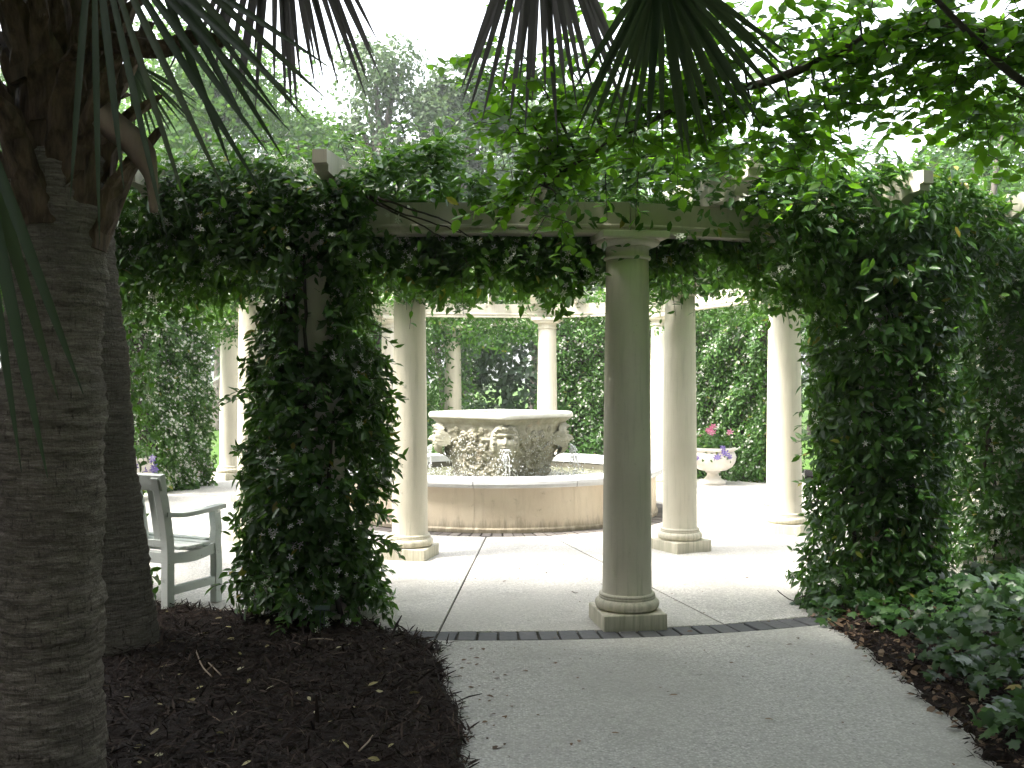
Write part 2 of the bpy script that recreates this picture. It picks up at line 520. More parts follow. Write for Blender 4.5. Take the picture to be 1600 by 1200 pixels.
# ================================================================== SETTING
# ------------------------------------------------------------------ terrain
def grid(x0, x1, y0, y1, nx, ny, zf):
    xs = np.linspace(x0, x1, nx); ys = np.linspace(y0, y1, ny)
    X, Y = np.meshgrid(xs, ys)
    P = np.stack([X.ravel(), Y.ravel(), np.zeros(X.size)], 1)
    P[:, 2] = zf(P)
    i = np.arange(nx - 1)[None, :] + (np.arange(ny - 1) * nx)[:, None]
    i = i.ravel()
    return P, np.stack([i, i + 1, i + 1 + nx, i + nx], 1)

def ground_z(P):
    r = np.hypot(P[:, 0] - CX, P[:, 1] - CY)
    return -0.06 + np.clip((r - 18) / 40, 0, 1) * .55 + .05 * clump(P * np.array([1, 1, 0]), .05, 3) * (r > 20)
V, F = grid(-300, 300, -200, 400, 181, 181, ground_z)
struct('lawn', V, F, MAT['ground'], True)

# ------------------------------------------------------------------ courtyard paving
court = struct('courtyard_paving', *arc_block([(1.7, -.05), (6.08, -.05), (6.08, -.018), (1.7, -.018)], 0, 360, 120), MAT['joint'])
JO = -3.0
for k in range(20):
    g0, g1 = 2.09, 5.84
    V, F = [], []
    t0, t1 = JO + 18 * k, JO + 18 * (k + 1)
    nseg, rs = 10, [g0, g0 + .006] + [g0 + (g1 - g0) * i / 6 for i in range(1, 6)] + [g1 - .006, g1]
    # parallel joints: 9 mm half gap measured in metres
    for r in rs:
        edge = r in (rs[0], rs[-1])
        for j in range(nseg + 1):
            gap = math.degrees(.007 / r)
            f = j / nseg
            ta = t0 + gap + (t1 - t0 - 2 * gap) * f
            z = 0.0 if not (edge or j in (0, nseg)) else -.005
            V.append(ring(ta, r, z + .0015 * math.sin(k * 2.1)))
    m = nseg + 1
    top = len(V)
    for r in rs:
        for j in range(m):
            if r in (rs[0], rs[-1]) or j in (0, nseg):
                pass
    F = [(i * m + j, i * m + j + 1, (i + 1) * m + j + 1, (i + 1) * m + j) for i in range(len(rs) - 1) for j in range(nseg)]
    border = [j for j in range(m)] + [i * m + nseg for i in range(1, len(rs))] + [(len(rs) - 1) * m + j for j in range(nseg - 1, -1, -1)] + [i * m for i in range(len(rs) - 2, 0, -1)]
    base = len(V)
    for b in border: V.append(np.array(V[b]) - np.array([0, 0, .05]))
    for i in range(len(border)):
        j = (i + 1) % len(border)
        F.append((border[j], border[i], base + i, base + j))
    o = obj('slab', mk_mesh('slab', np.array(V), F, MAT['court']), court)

def brick_ring(r, bw, bl, z, t0, t1, mat, name='brick'):
    """soldier course: bricks bl long along the radius, bw wide"""
    V, F = box(-bw / 2, bw / 2, -bl / 2, bl / 2, -.05, 0, .004)
    vm = [mk_mesh('brick', V * np.array([s, 1, 1]), F, mat) for s in (1, .985, .97)]
    n = int(round((t1 - t0) / math.degrees((bw + .013) / r)))
    for i in range(n):
        th = t0 + (t1 - t0) * (i + .5) / n
        p = ring(th, r)
        o = obj(name, vm[i % 3], court, (p[0] + random.uniform(-.002, .002), p[1] + random.uniform(-.003, .003), z + random.uniform(-.004, .002)), R(th + random.uniform(-.8, .8)))
        o.rotation_euler[0] = random.uniform(-.008, .008)
brick_ring(5.955, .112, .205, .001, -80, 80, MAT['brick'])
brick_ring(1.985, .095, .195, .002, -180, 180, MAT['brick2'])
V, F = arc_block([(5.86, -.04), (6.05, -.04), (6.05, 0), (5.86, 0)], 81, 279, 90)
o = obj('brick_band', mk_mesh('brick_band', V, F, MAT['brick']), court); o['kind'] = 'stuff'

# ------------------------------------------------------------------ path in front
pts = []
left = [(-.02, -3.0), (-.05, 2.0), (-.19, 4.07), (-.31, 5.0), (-.43, 5.9)]
n_ = 24
arcp = [ring(t, 6.064, 0) for t in np.linspace(-4.5, 24, n_)]
right = [(2.25, 6.5), (2.12, 6.1), (2.08, 5.3), (2.0, 4.2), (1.95, 2.0), (1.9, -3.0)]
poly = [(p[0] - .25, p[1], 0.0) for p in left] + [(p[0], p[1], 0.0) for p in arcp] + [(p[0] + .25, p[1], 0.0) for p in right]
nP = len(poly)
V = [(x, y, 0.0) for x, y, _ in poly] + [(x, y, -.07) for x, y, _ in poly]
F = [tuple(range(nP - 1, -1, -1))] + [(i, (i + 1) % nP, nP + (i + 1) % nP, nP + i) for i in range(nP)]
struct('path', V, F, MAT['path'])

# ------------------------------------------------------------------ mulch beds
def poly_sdf(P, poly):
    """signed distance to polygon (positive inside)"""
    poly = np.asarray(poly, float)
    d = np.full(len(P), 1e9); inside = np.zeros(len(P), bool)
    for i in range(len(poly)):
        a, b = poly[i], poly[(i + 1) % len(poly)]
        e = b - a
        w = P[:, :2] - a
        t = np.clip((w @ e) / (e @ e + 1e-12), 0, 1)
        d = np.minimum(d, np.linalg.norm(w - t[:, None] * e, axis=1))
        c = ((a[1] > P[:, 1]) != (b[1] > P[:, 1]))
        with np.errstate(divide='ignore', invalid='ignore'):
            xi = (b[0] - a[0]) * (P[:, 1] - a[1]) / (b[1] - a[1]) + a[0]
        inside ^= c & (P[:, 0] < xi)
    return np.where(inside, d, -d)

inner = [tuple(ring(t, 5.72)[:2]) for t in np.linspace(-8.0, -60, 24)]
MULCH_L = [(-.02, -1.5), (-.05, 2.0), (-.19, 4.07), (-.31, 5.0), (-.42, 5.88), (-.62, 6.04)] + inner + [(-7.5, 9.0), (-7.5, -1.5)]
MULCH_R = [(2.12, 7.05), (2.08, 6.45), (2.02, 5.9), (2.07, 5.3), (2.0, 4.2), (1.95, 2.0), (1.9, -1.5), (8, -1.5), (8, 11)] + [tuple(ring(t, 5.75)[:2]) for t in np.linspace(70, 25, 18)]

def bed(name, polyg, mat, h, x0, x1, y0, y1, nx, ny, seed):
    P, F = grid(x0, x1, y0, y1, nx, ny, lambda q: np.zeros(len(q)))
    wob = .035 * clump(P, 3.5, seed) + .02 * clump(P, 11, seed + 1)
    sd = poly_sdf(P, polyg) + wob
    P[:, 2] = np.where(sd > 0, h * np.clip(sd / .10, 0, 1) ** .6 + .016 * clump(P, 4, seed + 2) + .012 * clump(P, 14, seed + 3), -.10)
    P[:, 2] = np.where((sd > 0), np.maximum(P[:, 2], .006), P[:, 2])
    keep = (sd[F] > -.03).any(axis=1)
    return struct(name, P, F[keep], mat, True), P, sd

bedL, PL, sdL = bed('mulch_bed', MULCH_L, MAT['mulch'], .055, -7.5, .1, -1.5, 9.2, 190, 260, 21)
bedR, PR, sdR = bed('soil_bed', MULCH_R, MAT['mulch'], .035, 1.8, 8, -1.5, 11, 330, 420, 31)

def on_bed(P, polyg, h, seed):
    wob = .035 * clump(P, 3.5, seed) + .02 * clump(P, 11, seed + 1)
    sd = poly_sdf(P, polyg) + wob
    z = h * np.clip(sd / .10, 0, 1) ** .6 + .016 * clump(P, 4, seed + 2) + .012 * clump(P, 14, seed + 3)
    return sd, np.maximum(z, .006)

def shreds(name, polyg, h, seed, n, xr, yr, parent):
    P = np.stack([rng.uniform(*xr, n), rng.uniform(*yr, n), np.zeros(n)], 1)
    sd, z = on_bed(P, polyg, h, seed)
    P[:, 2] = z + rng.uniform(-.004, .016, n)
    P = P[sd > -.02 + rng.uniform(-.03, .03, n)]
    P[:, 2] = np.maximum(P[:, 2], .008)
    m = len(P)
    D = rng.normal(size=(m, 3)); D[:, 2] *= .22
    Nn = rng.normal(size=(m, 3)) * .6 + [0, 0, 1]
    tm = (np.array([(-.05, 0, 0), (.05, 0, 0), (.06, .5, .05), (.02, 1, 0), (-.03, 1, 0), (-.06, .5, .05)]), np.array([(0, 1, 2, 5), (5, 2, 3, 4)]))
    V, F, t = leaves(P, Nn, D, rng.gamma(3, .010, m) + .010, tm, np.clip(rng.beta(1.6, 2.2, m), 0, 1))
    o = obj(name, mk_mesh(name, V, F, MAT['shred'], False, t), parent); o['kind'] = 'stuff'
shreds('bark_shreds', MULCH_L, .055, 21, 60000, (-3.2, .02), (3.2, 6.9), bedL)
shreds('bark_shreds', MULCH_R, .035, 31, 26000, (1.9, 3.6), (3.4, 7.2), bedR)

# beds on the outside of the far ring and a shrub border beyond the lawn
def ring_bed(name, r0, r1, t0, t1):
    V, F = arc_block([(r0, -.08), (r1, -.08), (r1 - .1, .03), (r0 + .05, .04)], t0, t1, 60)
    return struct(name, V, F, MAT['mulch'])
ring_bed('outer_bed', 6.07, 7.3, 82, 278)

# ================================================================== PERGOLA
INNER = [-46, -13.2, 31, 59, 83, 136, 168, 210, 232, 255]
IN_R = {59: 3.46}
OUTER = [9 + 20 * k for k in range(18)]
RI, RO, HC = 3.3, 5.7, 2.5
perg = thing('pergola', 'round cream pergola of columns, beams and scroll-ended rafters encircling the fountain', 'pergola', (CX, CY, 0))
shaft = [(.157 - .021 * (t ** 1.6), .215 + t * 2.135) for t in np.linspace(0, 1, 14)]
shaft = [(.168, .195), (.164, .203), (.158, .22)] + shaft[1:]
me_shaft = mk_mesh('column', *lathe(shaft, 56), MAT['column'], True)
tor = [(.17, .1)] + [(.172 + .034 * math.cos(a), .137 + .036 * math.sin(a)) for a in np.linspace(-1.45, 1.45, 12)] + [(.182, .176), (.182, .186)] + [(.166 + .014 * math.cos(a), .195 + .012 * math.sin(a)) for a in np.linspace(-1.2, 1.4, 7)] + [(.15, .208)]
me_base = mk_mesh('base_moulding', *lathe(tor, 56), MAT['column'], True)
cap = [(.130, 2.335), (.148, 2.337), (.153, 2.347), (.148, 2.358), (.138, 2.362), (.138, 2.405), (.146, 2.408), (.147, 2.416)] + [(.147 + .062 * math.sin(a), 2.416 + .040 * (1 - math.cos(a))) for a in np.linspace(0, 1.5, 8)] + [(.2, 2.458)]
me_cap = mk_mesh('capital', *lathe(cap, 56), MAT['column'], True)
me_plinth = mk_mesh('plinth', *box(-.205, .205, -.205, .205, -.01, .1, .006), MAT['column'])
me_abacus = mk_mesh('abacus', *box(-.215, .215, -.215, .215, 2.456, 2.5, .006), MAT['column'])
def column(th, r):
    p = ring(th, r)
    c = obj('column', me_shaft, perg, (p[0] - CX, p[1] - CY, 0), R(th))
    for nm, me in (('plinth', me_plinth), ('base_moulding', me_base), ('capital', me_cap), ('abacus', me_abacus)):
        obj(nm, me, c)
for th in INNER: column(th, IN_R.get(th, RI))
for th in OUTER: column(th, RO)

bp = [(-.075, 2.501), (.088, 2.501), (.088, 2.514), (.074, 2.520), (.074, 2.534), (.088, 2.541), (.088, 2.552), (.075, 2.562), (.075, 2.70), (-.075, 2.70)]
def beam(t0, t1, r, out=1, r2=None):
    V = []
    for th, ra in ((t0, r), (t1, r2 or r)):
        for u, z in bp: V.append(ring(th, ra + u * out, z))
    m = len(bp)
    F = [(k, (k + 1) % m, m + (k + 1) % m, m + k) for k in range(m)] + [tuple(range(m - 1, -1, -1)), tuple(range(m, 2 * m))]
    wpart('beam', np.array(V), F, MAT['beam'], perg)
for i in range(18): beam(OUTER[i] + .04, OUTER[i] + 19.96, RO)
for i in range(10):
    a, b = INNER[i], INNER[(i + 1) % 10]
    if b < a: b += 360
    beam(a + .05, b - .05, IN_R.get(a, RI), -1, IN_R.get(INNER[(i + 1) % 10], RI))

def scroll(r_end, s):
    """bracket outline from the top of the end down to the underside"""
    q = [(0, 2.925), (0, 2.845), (-.03, 2.838), (-.03, 2.80), (-.052, 2.795)]
    q += [(-.075 - .13 * math.sin(a) , 2.793 - .088 * (1 - math.cos(a))) for a in np.linspace(0, 1.5, 7)]
    return [(r_end + s * u, z) for u, z in q]
prof = scroll(6.27, 1) + [(5.9, 2.703), (3.1, 2.703)] + scroll(2.80, -1)[::-1]
prof = [(max(min(r, 6.27), 2.8), z) for r, z in prof]
m = len(prof)
V = [(-.045, -r, z) for r, z in prof] + [(.045, -r, z) for r, z in prof]
F = [(k, m + k, m + (k + 1) % m, (k + 1) % m) for k in range(m)] + [tuple(range(m)), tuple(range(2 * m - 1, m - 1, -1))]
me_rafter = mk_mesh('rafter', V, F, MAT['beam'])
for k in range(30):
    obj('rafter', me_rafter, perg, (0, 0, 0), R(3 + 12 * k))

# ================================================================== VINES
def add_stem(parent, pts, r0, r1, name='stem', mat='woody', m=28, n=6):
    P = spline(pts, m)
    P = P + .012 * np.stack([clump(P, 6, 1), clump(P, 6, 2), clump(P, 6, 3)], 1)
    return wpart(name, *tube(P, np.linspace(r0, r1, m), n), MAT[mat], parent, True)

def wrap_points(cx, cy, r0, z0, z1, n, seed, thick=.16, hole=-.35, bare=None):
    """leaves round a column: points, outward normals"""
    m = n * 2
    ph = rng.uniform(-math.pi, math.pi, m); z = rng.uniform(z0, z1, m)
    q = np.stack([np.cos(ph) * .5 + cx, np.sin(ph) * .5 + cy, z], 1)
    rad = r0(z) * (1 + .16 * clump(q, 1.6, seed) + .09 * clump(q, 5, seed + 1))
    rr = rad - rng.exponential(thick, m) + rng.exponential(.012, m)
    rr = np.maximum(rr, .17)
    P = np.stack([cx + rr * np.cos(ph), cy + rr * np.sin(ph), z], 1)
    dens = clump(P, 2.2, seed + 5) + .6 * clump(P, 6, seed + 6)
    keep = dens > hole + rng.uniform(-.2, .2, m)
    if bare is not None:
        a0, aw, nz = bare
        da = np.abs((ph - a0 + math.pi) % (2 * math.pi) - math.pi)
        keep &= ~((da < aw) & (z > .45) & (clump(P * np.array([.3, .3, 1]), 1.6, seed + 8) > nz))
    P, ph = P[keep][:n], ph[keep][:n]
    Nn = np.stack([np.cos(ph), np.sin(ph), np.full(len(P), .45)], 1)
    return P, Nn

def roof_points(t0, t1, n, seed, zt=2.90, amp=.20, zlow=2.25, r0=3.05, r1=6.15, curtain=.25, cover=0.0):
    th = rng.uniform(t0, t1, n)
    r = np.sqrt(rng.uniform(r0 ** 2, r1 ** 2, n))
    P = ring(th, r, 0.0)
    top = zt + amp * clump(P, .9, seed) + .08 * clump(P, 3.2, seed + 1)
    bot = 2.62 - .30 * np.maximum(0, clump(P, 1.1, seed + 2) + .15)
    u = rng.uniform(size=n)
    z = np.where(u < .6, top - rng.exponential(.07, n), np.where(u < .8, bot + (top - bot) * rng.uniform(size=n), bot + rng.normal(0, .05, n)))
    z += np.where(u < .05, rng.exponential(.06, n), 0)
    P[:, 2] = z
    keep = (r < 3.6) | (r > 5.45) | (rng.uniform(size=n) < .05)
    bare_t = (th > -7.5) & (th < 17)
    keep &= ~(bare_t & (r > 5.6) & (z < 2.70))
    P, u = P[keep], u[keep]
    Nn = np.stack([(P[:, 0] - CX) * .08, (P[:, 1] - CY) * .08, np.where(u < .8, 1.0, -.4)], 1)
    nc = int(n * curtain)
    th = rng.uniform(t0, t1, nc)
    q = ring(th, RO, 0.0)
    low = zlow + .16 * clump(q, 1.4, seed + 3) + .08 * clump(q, 5, seed + 4)
    z = low + (2.78 - low) * rng.uniform(size=nc) ** .8
    inside = rng.uniform(size=nc) >= np.where((th > -7.5) & (th < 17), .03, cover)
    r = np.where(inside, RO - .12 - rng.exponential(.16, nc), RO + .10 + rng.exponential(.09, nc))
    C = ring(th, r, z)
    Cn = np.stack([(C[:, 0] - CX), (C[:, 1] - CY), np.full(nc, 1.5)], 1)
    # the inner edge trails below the inner beam too
    ni = int(n * .10)
    th = rng.uniform(t0, t1, ni)
    q = ring(th, RI, 0.0)
    low = 2.42 + .20 * clump(q, 1.7, seed + 6)
    z = low + (2.85 - low) * rng.uniform(size=ni)
    r = RI + .10 + rng.exponential(.14, ni)
    I = ring(th, r, z)
    In = np.stack([-(I[:, 0] - CX), -(I[:, 1] - CY), np.full(ni, 1.5)], 1)
    return np.vstack([P, C, I]), np.vstack([Nn, Cn, In])

def hedge_points(t0, t1, n, seed, rmid=5.55, half=.42, z1=2.65):
    th = rng.uniform(t0, t1, n); z = rng.uniform(0, z1, n)
    side = np.where(rng.uniform(size=n) < .72, -1, 1)
    q = ring(th, rmid + side * .4, z)
    hw = half * (1 + .22 * clump(q, 1.5, seed) + .10 * clump(q, 5, seed + 1)) * (1.08 - .10 * z)
    r = rmid + side * (hw - rng.exponential(.06, n) + rng.exponential(.015, n))
    mid = .5 * (t0 + t1); hw_t = .5 * (t1 - t0)
    th = mid + (th - mid) * (1 + .10 * clump(q * np.array([0, 0, 1.0]), 1.2, seed + 2))
    P = ring(th, r, z)
    Nn = np.stack([side * (P[:, 0] - CX), side * (P[:, 1] - CY), np.full(n, 2.5)], 1)
    # ends of the hedge block
    ne = n // 4
    e = rng.integers(0, 2, ne)
    z = rng.uniform(0, z1, ne)
    th = np.where(e == 0, t0, t1) + (np.where(e == 0, 1, -1)) * rng.exponential(.5, ne) + .8 * np.sin(z * 3 + seed)
    E = ring(th, rmid + rng.uniform(-half, half, ne), z)
    a = np.radians(th); s = np.where(e == 0, -1, 1)
    En = np.stack([s * np.cos(a), s * np.sin(a), np.full(ne, .4)], 1)
    return np.vstack([P, E]), np.vstack([Nn, En])

def vine_leaves(t, P, Nn, size, mat, flowers=.06, single=0, tmpl=LEAF, jit=.75, fsize=.038):
    n = len(P)
    Nr = unit(unit(Nn) + rng.normal(0, jit, (n, 3)) * .7)
    D = unit(rng.normal(size=(n, 3)) + np.array([0, 0, -.7]) + unit(Nn) * .6)
    S = size * rng.uniform(.65, 1.25, n)
    foliage(t, P, Nr, D, S, tmpl, MAT[mat], 'foliage', single)
    if flowers:
        k = rng.permutation(n)[:int(n * flowers)]
        # jasmine flowers open in small bunches
        k = np.repeat(k, 3)
        FP = P[k] + unit(Nn[k]) * rng.uniform(.02, .07, (len(k), 1)) + rng.normal(0, .03, (len(k), 3))
        FN = unit(unit(Nn[k]) + rng.normal(0, .5, (len(k), 3)))
        V, F, tt = leaves(FP, FN, rdir(len(k)), fsize * rng.uniform(.7, 1.2, len(k)), FLOW)
        wpart('flowers', V, F, MAT['flower'], t, False, tt, 'stuff')

def sprigs(t, O, Dr, size=.075, L=(.14, .30), seed=0, name='sprigs'):
    mb = MB(); P, Nn, D = [], [], []
    for o, d in zip(O, Dr):
        l = rng.uniform(*L); nl = int(rng.integers(5, 9))
        sag = rng.uniform(.1, .5)
        tt = np.linspace(0, 1, 5)
        path = o + d * (l * tt)[:, None] - UPV * (sag * l * tt ** 2)[:, None]
        mb.add(*tube(path, np.linspace(.003, .0012, 5), 4, False))
        sd_ = unit(np.cross(d, UPV) + rng.normal(0, .3, 3))
        for k in range(nl):
            f = .15 + .85 * (k + .5) / nl
            q = o + d * l * f - UPV * sag * l * f * f
            P.append(q); D.append(d * .8 + sd_ * (1 if k % 2 else -1) * .8 - UPV * .3 + rng.normal(0, .15, 3)); Nn.append(UPV * .8 + rng.normal(0, .4, 3) - np.array([0, .3, 0]))
    P, Nn, D = map(np.array, (P, Nn, D))
    wpart('sprig_stems', *mb.get(), MAT['woody'], t, True, None, 'stuff')
    foliage(t, P, Nn, D, size * rng.uniform(.7, 1.15, len(P)), LEAF, MAT['jasmine'], 'sprig_leaves')

def wrap_sprigs(t, c, r0, n):
    ph = rng.uniform(0, 6.28, n); z = rng.uniform(.12, 2.2, n)
    r = r0(z) * .92
    sprigs(t, np.stack([c[0] + r * np.cos(ph), c[1] + r * np.sin(ph), z], 1), unit(np.stack([np.cos(ph), np.sin(ph), rng.uniform(-.3, .5, n)], 1)), L=(.10, .22))

def roof_sprigs(t, t0, t1, nh, nu, zlow=2.3, zt=2.95):
    th = rng.uniform(t0, t1, nh); r = RO - rng.uniform(.1, .5, nh)
    sprigs(t, ring(th, r, zlow + rng.uniform(0, .25, nh)), unit(rng.normal(0, .35, (nh, 3)) + [0, -.1, -1]), L=(.15, .32))
    th = rng.uniform(t0, t1, nu); r = RO + rng.uniform(-.3, .4, nu)
    sprigs(t, ring(th, r, zt + rng.uniform(-.08, .05, nu)), unit(rng.normal(0, .45, (nu, 3)) + [0, -.2, .9]), L=(.12, .26))

def vine_column(th, label, n, seed, r0, wrap_n, size=.082, single=0, bare=None, zt=2.9, amp=.2, zlow=2.25, cover=0.0, half=10, mat='jasmine', roof_n=None, curtain=.25, hole=-.35, stems=5, flowers=.035, tmpl=LEAF, roof=True, t_off=0, thick=.16):
    p = ring(th, RO)
    t = thing('jasmine_vine', label, 'vine', (p[0], p[1], 0), 0, 'jasmine vines on the pergola')
    Ps, Ns = [], []
    if wrap_n:
        P, Nn = wrap_points(p[0], p[1], r0, .03, 2.72, wrap_n, seed, thick=thick, bare=bare, hole=hole); Ps.append(P); Ns.append(Nn)
    if roof:
        P, Nn = roof_points(th - half + t_off, th + half + t_off, n, seed + 20, zt, amp, zlow, curtain=curtain, cover=cover); Ps.append(P); Ns.append(Nn)
    P = np.vstack(Ps); Nn = np.vstack(Ns)
    vine_leaves(t, P, Nn, size, mat, flowers, single, tmpl)
    for s in range(stems):
        a = rng.uniform(0, 6.28); pts = []
        tw = rng.uniform(-2.5, 2.5)
        for z in np.linspace(0.02, 2.68, 8):
            rr = .172 + rng.uniform(0, .05) + (.12 * (1 - z) if z < .3 else 0)
            pts.append((p[0] + rr * math.cos(a + tw * z / 2.7), p[1] + rr * math.sin(a + tw * z / 2.7), z)); a += rng.uniform(-.25, .25)
        add_stem(t, pts, .018, .008)
    return t

wide = lambda z: .44 + .11 * np.clip(1 - z / .55, 0, 1) - .05 * np.clip((z - 1.2) / 1.0, 0, 1)
tC = math.atan2(-6.5, 1.29)
v1 = vine_column(-11.5, 'dense flowering vine wrapped round the column right of the pale bench, beside the palms', 20000, 1, wide, 17500, single=300, bare=(tC, .36, .16), zt=2.96, amp=.16, zlow=2.18, cover=.40, half=9.8, curtain=.34, hole=-.28, stems=9, thick=.13)
wrap_sprigs(v1, np.array(v1.location), wide, 90)
roof_sprigs(v1, -21, -1, 60, 70, 2.3, 3.0)
# loose twigs crossing the bare beam
vN = vine_column(9, 'flowering vine lying over the pergola roof above the bare front column', 20000, 2, None, 0, single=220, zt=2.88, amp=.16, zlow=2.22, cover=.05, half=10.2, curtain=.26, stems=0)
for pts in ([at(578, 305, 6.2), at(620, 330, 6.22), at(680, 352, 6.25), at(720, 362, 6.3)], [at(590, 308, 6.2), at(650, 330, 6.2), at(700, 348, 6.25), at(735, 372, 6.3)], [at(560, 300, 6.2), at(640, 345, 6.22), at(700, 375, 6.3)]):
    add_stem(vN, pts, .008, .004, 'stem', m=16, n=5)
v2 = vine_column(29, 'dark dense vine covering the column at the right edge of the path', 17000, 3, lambda z: .45 + .05 * np.clip(1 - z / .5, 0, 1) + .05 * np.clip((z - 1.4), 0, 1), 17000, single=260, zt=2.98, amp=.12, zlow=2.05, cover=.5, half=9.6, curtain=.40, hole=-.62, stems=5, flowers=.015)
roof_sprigs(vN, -1, 19, 60, 60, 2.35, 2.92)
wrap_sprigs(v2, np.array(v2.location), lambda z: .46 + 0 * z, 90)
roof_sprigs(v2, 19, 39, 40, 60, 2.3, 3.0)
v3 = vine_column(49, 'pale-lit vine mass on the column at the far right behind the ivy', 10000, 4, lambda z: .62 + 0 * z, 15500, zt=2.95, zlow=2.1, cover=.5, hole=-.6, stems=2, flowers=.05)
vL = vine_column(-31, 'vine on the pergola column hidden behind the leaning palm trunk', 15000, 5, wide, 3500, zt=2.95, amp=.14, zlow=2.12, cover=.5, curtain=.4, stems=2)
roof_sprigs(vL, -41, -21, 40, 50, 2.3, 2.98)
FARLBL = {69: 'vine over the pergola roof beyond the right edge of the photo', 89: 'vine over the right-hand pergola roof above the shaded pink-flowered urn',
          109: 'vine over the pergola roof above the right-hand gap with a lawn view', 129: 'vine over the pergola roof above the urn beside the hedge',
          149: 'vine over the back pergola roof, right of the fountain', 169: 'vine over the back pergola roof straight behind the fountain',
          189: 'leafy vine on the shaded back column seen left above the fountain bowl', 209: 'vine over the back pergola roof left of the fountain',
          229: 'vine over the back left pergola roof above the lawn gap', 249: 'vine over the left pergola roof above the clipped hedge block',
          269: 'vine over the left pergola roof behind the palm trunks', 289: 'vine over the pergola roof beyond the left edge of the photo', 309: 'vine over the left front pergola roof outside the view'}
for k, (th, lb) in enumerate(FARLBL.items()):
    far = 100 < th < 260
    vine_column(th, lb, 6000 if far else 3600, 40 + 3 * k, lambda z: .36 + 0 * z, 1300 if th == 189 else 0, size=.085 if far else .11, zt=2.92, amp=.16, zlow=2.20, cover=.35, curtain=.30, mat='jasmine_far', stems=0, flowers=.05, bare=(math.atan2(-17, .9) + .35, .5, -2) if th == 189 else None)

def hedge(t0, t1, label, n, seed, size=.075, flowers=.03, **kw):
    mid = .5 * (t0 + t1)
    p = ring(mid, 5.55)
    t = thing('vine_hedge', label, 'hedge', (p[0], p[1], 0), 0, 'vine hedges between the outer columns')
    P, Nn = hedge_points(t0, t1, n, seed, **kw)
    vine_leaves(t, P, Nn, size, 'jasmine_far', flowers, 0, LEAF, .6)
    # woody core that the leaves grow from
    half = kw.get('half', .42)
    V, F = arc_block([(5.55 - half + .24, 0), (5.55 + half - .24, 0), (5.55 + half - .26, 2.5), (5.55 - half + .26, 2.5)], t0 + 1.2, t1 - 1.2, 10)
    wpart('twig_core', V, F, MAT['limb'], t)
hedge(-121.8, -109.5, 'clipped vine hedge block on the left behind the pale bench', 17000, 60, half=.55, flowers=.06)
hedge(128.5, 147, 'vine hedge wall behind the pink-flowered stone urn', 15000, 61, rmid=5.5, half=.5)
hedge(149, 173.5, 'vine hedge wall behind the fountain, right of the dark gap', 15000, 62)
hedge(193, 208, 'vine hedge wall behind the fountain, left of the shaded back column', 6000, 63)
hedge(88, 109, 'vine hedge wall at the right seen through the gap beside the dark vine', 7000, 64)

# ================================================================== FOUNTAIN
fx, fy = CX + .02, CY
ft = thing('fountain', 'round stone fountain basin with a carved square bowl dripping water', 'fountain', (fx, fy, 0))
FR = 1.85
for k in range(11):
    t0 = -8.0 + k * 360 / 11; t1 = t0 + 360 / 11
    g = .045
    wp = [(FR - .14, 0), (FR + .02, 0), (FR + .02, .035), (FR, .05), (FR, .455), (FR - .14, .455)]
    wpart('wall_panel', *arc_block(wp, t0 + g, t1 - g, 12, (fx, fy)), MAT['basin'], ft)
    cp = [(FR - .20, .46), (FR + .045, .46), (FR + .07, .472), (FR + .078, .50), (FR + .072, .53), (FR + .05, .549), (FR + .02, .556), (FR - .18, .556), (FR - .20, .545)]
    g = .13
    wpart('coping_stone', *arc_block(cp, t0 + g, t1 - g, 12, (fx, fy)), MAT['coping'], ft, False)
wpart('basin_lining', *arc_block([(FR - .19, .0), (FR - .10, .0), (FR - .10, .458), (FR - .19, .458)], 0, 360, 72, (fx, fy)), MAT['dark'], ft)
# water in the basin, with real ripples
m_r, m_a = 46, 120
rr = np.linspace(.02, FR - .18, m_r); aa = np.linspace(0, 2 * math.pi, m_a, endpoint=False)
P = np.stack([fx + rr[:, None] * np.cos(aa), fy + rr[:, None] * np.sin(aa), 0 * rr[:, None] * aa], -1).reshape(-1, 3)
P[:, 2] = .385 + .010 * clump(P, 5, 71) + .006 * clump(P, 13, 72)
i, j = np.meshgrid(np.arange(m_r - 1), np.arange(m_a), indexing='ij'); i = i.ravel(); j = j.ravel(); jn = (j + 1) % m_a
wpart('basin_water', P, np.stack([i * m_a + j, (i + 1) * m_a + j, (i + 1) * m_a + jn, i * m_a + jn], 1), MAT['water'], ft, True)

BROT = R(-90 + 4.0)                      # one corner points at the camera
def sq(t, p=1.12):
    c, s = np.abs(np.cos(t)), np.abs(np.sin(t))
    return (c ** p + s ** p) ** (-1 / p)
bowl_prof = [(.56, .30), (.57, .42), (.585, .50), (.62, .60), (.67, .72), (.715, .84), (.745, .93), (.758, 1.0), (.765, 1.045), (.785, 1.05), (.785, 1.065), (.80, 1.07), (.81, 1.085), (.84, 1.10), (.86, 1.115)]
def bowl_r(z):
    return np.interp(z, [q[1] for q in bowl_prof], [q[0] for q in bowl_prof])
def bowl_pt(t, z, off=0.0):
    r = bowl_r(z) * sq(t) + off
    return np.array([fx + r * np.cos(t + BROT), fy + r * np.sin(t + BROT), z])
na = 240
zs = np.concatenate([np.linspace(.30, 1.04, 64), [1.045, 1.05, 1.06, 1.066, 1.07, 1.08, 1.09, 1.10, 1.115]])
T = np.linspace(0, 2 * math.pi, na, endpoint=False)
V = []
